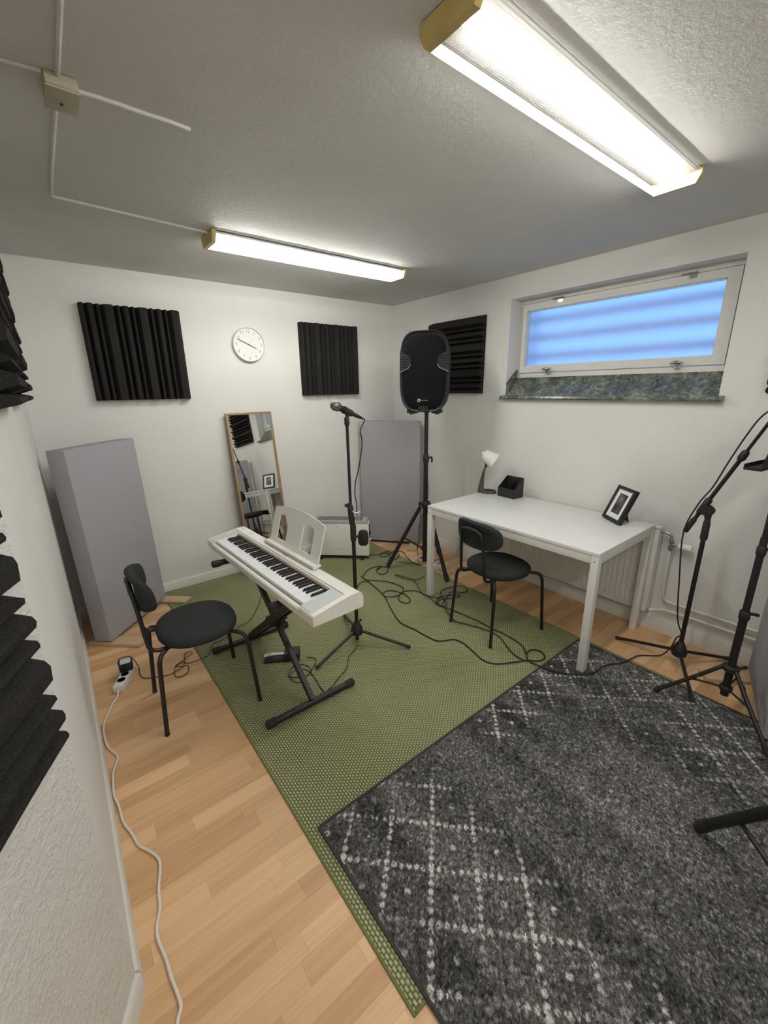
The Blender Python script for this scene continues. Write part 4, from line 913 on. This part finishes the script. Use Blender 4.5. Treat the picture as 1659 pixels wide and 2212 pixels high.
C6 = [(-2.762,-.970),(-2.768,-1.027),(-2.757,-1.085),(-2.715,-1.116),(-2.67,-1.137),(-2.631,-1.151),(-2.6,-1.138),(-2.569,-1.132),(-2.549,-1.108),(-2.529,-1.058),(-2.521,-1.005),(-2.497,-.989),(-2.476,-1.015),(-2.488,-1.032),(-2.528,-1.051),(-2.566,-1.07),(-2.591,-1.09),(-2.558,-1.117),(-2.531,-1.127),(-2.542,-1.185),(-2.577,-1.21),(-2.611,-1.19),(-2.598,-1.108),(-2.572,-1.081),(-2.542,-1.081),(-2.519,-1.108),(-2.474,-1.125),(-2.425,-1.118),(-2.40,-1.098),(-2.345,-1.006),(-2.271,-.995),(-2.169,-.935),(-2.144,-.91)]
def rz_h(x, y_):
    if DX0 < x < DX1 and y_ < DY1: return .0172
    if GX0-.01 < x < GX1+.01 and GY0 < y_ < GY1: return .0075
    return .0015
def cable(name, L_, label, r=.0032, mat='cord_b', pre=(), post=(), group='black cables on the floor', lift=True, dz=0.):
    rnd_ = random.Random(len(L_)*13+3)
    hs = [max(rz_h(x+dx_, y_+dy_) for dx_ in (-.03, 0, .03) for dy_ in (-.03, 0, .03)) for x, y_ in L_]
    pts = list(pre)+[(x, y_, h_+r+dz+(rnd_.uniform(0, .002) if lift else 0)) for (x, y_), h_ in zip(L_, hs)]+list(post)
    return tag(obj(name, MB().tube(spline(pts, 5), r, 8), M[mat]), label, 'cable', group)
cable('power_cable', C6, 'thin black cord tangled under the left chair, from adapter to piano', .0022, pre=[(-2.858, -.995, .085), (-2.845, -.955, .098), (-2.80, -.940, .085), (-2.775, -.945, .05)], post=[(-2.08, -.95, .05), (-2.02, -1.03, .22), (-2.01, -1.07, .42), (-2.03, -1.09, .60)])
C7 = [(-1.953,-1.516),(-1.917,-1.546),(-1.925,-1.587),(-1.959,-1.621),(-2.002,-1.655),(-2.036,-1.666),(-2.097,-1.63),(-2.106,-1.589),(-2.065,-1.554),(-2.023,-1.548),(-1.992,-1.574),(-1.98,-1.614),(-1.997,-1.66),(-2.011,-1.609),(-2.064,-1.585),(-2.104,-1.601),(-2.113,-1.64),(-2.096,-1.69),(-2.061,-1.683),(-2.006,-1.662),(-2.005,-1.719),(-2.018,-1.799),(-2.023,-1.85)]
cable('pedal_cable', C7, 'thin black pedal cord coiled beside the sustain pedal', .0022)
C8 = [(-2.022,-1.856),(-1.999,-1.846),(-1.967,-1.835),(-1.938,-1.820),(-1.877,-1.786),(-1.818,-1.757),(-1.752,-1.676),(-1.685,-1.642),(-1.641,-1.61)]
cable('thin_cable', C8, 'thin black cord from stand base tube to far microphone stand', .0024)
C1 = [(-1.60,-1.40),(-1.30,-.92),(-1.10,-.76),(-1.038,-.745),(-1.054,-.924),(-1.105,-1.193),(-1.192,-1.393),(-1.26,-1.577),(-1.243,-1.712),(-1.236,-1.821),(-1.223,-1.891),(-1.179,-1.927),(-1.126,-1.956),(-1.112,-2.02),(-1.13,-2.108),(-1.15,-2.206),(-1.124,-2.273),(-1.041,-2.328),(-.954,-2.376),(-.907,-2.42),(-.85,-2.425),(-.817,-2.384),(-.83,-2.341),(-.874,-2.328),(-.926,-2.352),(-.953,-2.395),(-.951,-2.468),(-.934,-2.541),(-.862,-2.625),(-.778,-2.677),(-.69,-2.685),(-.628,-2.701),(-.57,-2.737),(-.496,-2.756),(-.395,-2.765),(-.315,-2.83)]
C1 = [(-1.038, -.745)]+C1[4:]
C1[0] = (-1.045, -.80)
cable('microphone_cable', C1, 'long black cable curving over both rugs to the right stand', .0038, pre=[(-1.60, -1.56, .010), (-1.45, -1.30, .0115), (-1.20, -.92, .0115)][:0], post=[(-.310, -2.86, .03), (-.303, -2.89, .09), (-.300, -2.905, .16), (-.305, -2.925, .20), (-.335, -2.90, .30), (-.355, -2.875, .55), (-.345, -2.85, .80), (-.330, -2.885, .96), (-.325, -2.93, 1.06), (-.34, -2.975, 1.20), (-.345, -3.02, 1.33), (-.34, -3.06, 1.42), (-.335, -3.12, 1.47), (-.33, -3.2, 1.46)])
C2 = [(-.948,-2.372),(-.862,-2.288),(-.837,-2.205),(-.832,-2.11),(-.842,-2.032),(-.837,-1.927),(-.848,-1.815),(-.869,-1.661),(-.888,-1.588),(-.873,-1.542),(-.806,-1.506),(-.735,-1.518),(-.663,-1.562),(-.659,-1.582),(-.708,-1.588),(-.805,-1.538),(-.865,-1.549),(-.879,-1.61),(-.837,-1.616),(-.796,-1.545),(-.744,-1.462),(-.698,-1.434),(-.633,-1.438),(-.551,-1.461),(-.521,-1.514),(-.547,-1.561),(-.602,-1.57),(-.635,-1.521),(-.68,-1.499),(-.761,-1.543),(-.855,-1.586),(-.886,-1.647),(-.959,-1.80),(-.931,-1.887),(-.896,-1.975),(-.878,-2.06),(-.883,-2.124),(-.915,-2.183),(-.952,-2.254),(-.974,-2.323),(-.968,-2.37)]
cable('looped_cable', C2, 'black cable tangled in loops between table leg and chair', .0034, dz=.0035)
C3 = [(-.849,-.78),(-.782,-.76),(-.756,-.794),(-.797,-.866),(-.87,-.894),(-.892,-.848),(-.849,-.77),(-.784,-.741),(-.871,-.719),(-.969,-.762),(-1.038,-.824),(-1.054,-.88),(-1.002,-.939),(-.938,-1.022),(-.906,-1.121),(-.912,-1.204),(-.98,-1.265),(-1.069,-1.261),(-1.108,-1.216),(-1.082,-1.164),(-1.021,-1.164),(-.976,-1.242),(-.976,-1.333),(-1.008,-1.4),(-1.055,-1.405),(-1.067,-1.35),(-1.03,-1.288),(-.954,-1.253),(-.882,-1.28),(-.854,-1.338),(-.846,-1.438),(-.82,-1.488),(-.77,-1.504)]
cable('looped_cable', C3, 'black cable in wide loops on the green rug before speaker stand', .0034, dz=.001)
C4 = [(-.621,-1.154),(-.716,-1.171),(-.768,-1.134),(-.794,-1.067),(-.806,-.972),(-.775,-1.065),(-.754,-1.157),(-.81,-1.273),(-.862,-1.385),(-.872,-1.486),(-.897,-1.581)]
cable('speaker_cable', C4, 'black cable with sharp kink beside the left table leg', .0030, dz=.008)
C5 = [(-.70,-.47),(-.639,-.50),(-.599,-.52),(-.54,-.53),(-.526,-.541),(-.591,-.587),(-.636,-.574),(-.629,-.525),(-.593,-.50),(-.53,-.50),(-.449,-.529),(-.472,-.638),(-.549,-.696),(-.594,-.705),(-.593,-.635),(-.515,-.551),(-.43,-.542),(-.392,-.60),(-.447,-.709),(-.5,-.855),(-.492,-.929),(-.475,-.955)]
cable('heater_cable', C5, 'black cord curling on the floor right of the white heater', .0032)
cable('hanging_cable', [(-.50, -.93), (-.54, -.84), (-.60, -.76)], 'black cable hanging down beside the far speaker stand pole', .0026, pre=[(-.455, -.985, 1.40), (-.450, -.985, 1.25), (-.462, -.99, 1.05), (-.43, -.975, .80), (-.425, -.97, .62), (-.505, -.96, .40), (-.50, -.93, .15)])
_v = Vector((.785, -.619, 0)); _p = Vector((-1.627, -1.589, 0))
mcab = [tuple(clip_c-mdir*.115), tuple(clip_c-mdir*.126+Vector((0, 0, -.004)))]+[tuple(_p+_v*q+Vector((0, 0, z))) for q, z in ((.060, 1.345), (.067, 1.29), (.060, 1.22), (.040, 1.12), (.022, 1.05), (.018, .98), (.026, .93), (.024, .86))]
tag(obj('microphone_lead', MB().tube(spline(mcab, 6), .0032, 8), M['cord_b']), 'black cable looping down from the microphone along its stand', 'cable', 'black cables on the floor')
cable('floor_lead', [(-1.30, -1.08), (-1.20, -.97), (-1.10, -.93), (-1.06, -.945)][:0] or [(-1.59, -1.535), (-1.45, -1.32), (-1.28, -1.05), (-1.12, -.90), (-1.05, -.93)], 'black cable leaving the far microphone stand towards the speaker', .0032)
# white power gear below the table
s3 = thing('power_strip', 'white power strip on the floor behind the left table leg', 'power strip', (-.405, -1.090, .0), dd((-.46, -1.03), (-.36, -1.15)))
obj('body', MB().box(-.055, .055, -.024, .024, .0005, .038, b=.005), M['plastic_w'], s3)
obj('plug', MB().tube([(0, 0, .038), (0, 0, .066)], .016, 12).tube(spline([(0, 0, .06), (.01, .01, .075), (.03, .02, .06), (.05, .03, .02)], 3), .003, 8), M['plastic_w'], s3)
s4 = thing('power_strip', 'white power plug block between the speaker stand legs', 'power strip', (-.405, -.865, .0), dd((-.44, -.82), (-.44, -.95)))
obj('body', MB().box(-.05, .045, -.022, .022, .0005, .036, b=.008), M['plastic_w'], s4)
obj('socket', MB().lathe([(.0185, 0), (.0195, .0015), (.0175, .0015), (.0170, -.006), (0, -.006)], 16, Tr(.015, 0, .036)), M['heater_grey'], s4)
W2_ = [(-.016, -.95), (-.035,-1.01),(-.186,-1.057),(-.291,-1.117),(-.285,-1.157),(-.342,-1.231),(-.374,-1.304),(-.424,-1.342),(-.452,-1.365),(-.445,-1.303),(-.356,-1.302),(-.415,-1.396),(-.403,-1.413)]
cable('white_cable', W2_, 'thin white cord coiled on the laminate beneath the table', .0024, 'cord_w', group='white cords under the table', pre=[(-.016, -1.12, .30), (-.016, -1.02, .12)])
cable('white_cable', [(-.434,-1.171),(-.411,-1.223),(-.354,-1.221),(-.286,-1.209),(-.314,-1.271),(-.281,-1.299)], 'short thin white cord beside the strip behind the table leg', .0024, 'cord_w', group='white cords under the table')
cable('white_cable', [(-.33,-.82),(-.27,-.846),(-.262,-.912),(-.30,-.95),(-.345,-.955),(-.37,-.92)], 'white cord loop beside the rear speaker stand leg', .0042, 'cord_w', group='white cords under the table')
wc = obj('wall_wire', MB().tube(spline([(-.001, -.262, 2.105), (-.004, -.268, 2.085), (-.004, -.266, 2.060), (-.001, -.258, 2.040)], 4), .0018, 6), M['cord_b'])
tag(wc, 'tiny black wire end on the wall above the loudspeaker', 'wire')
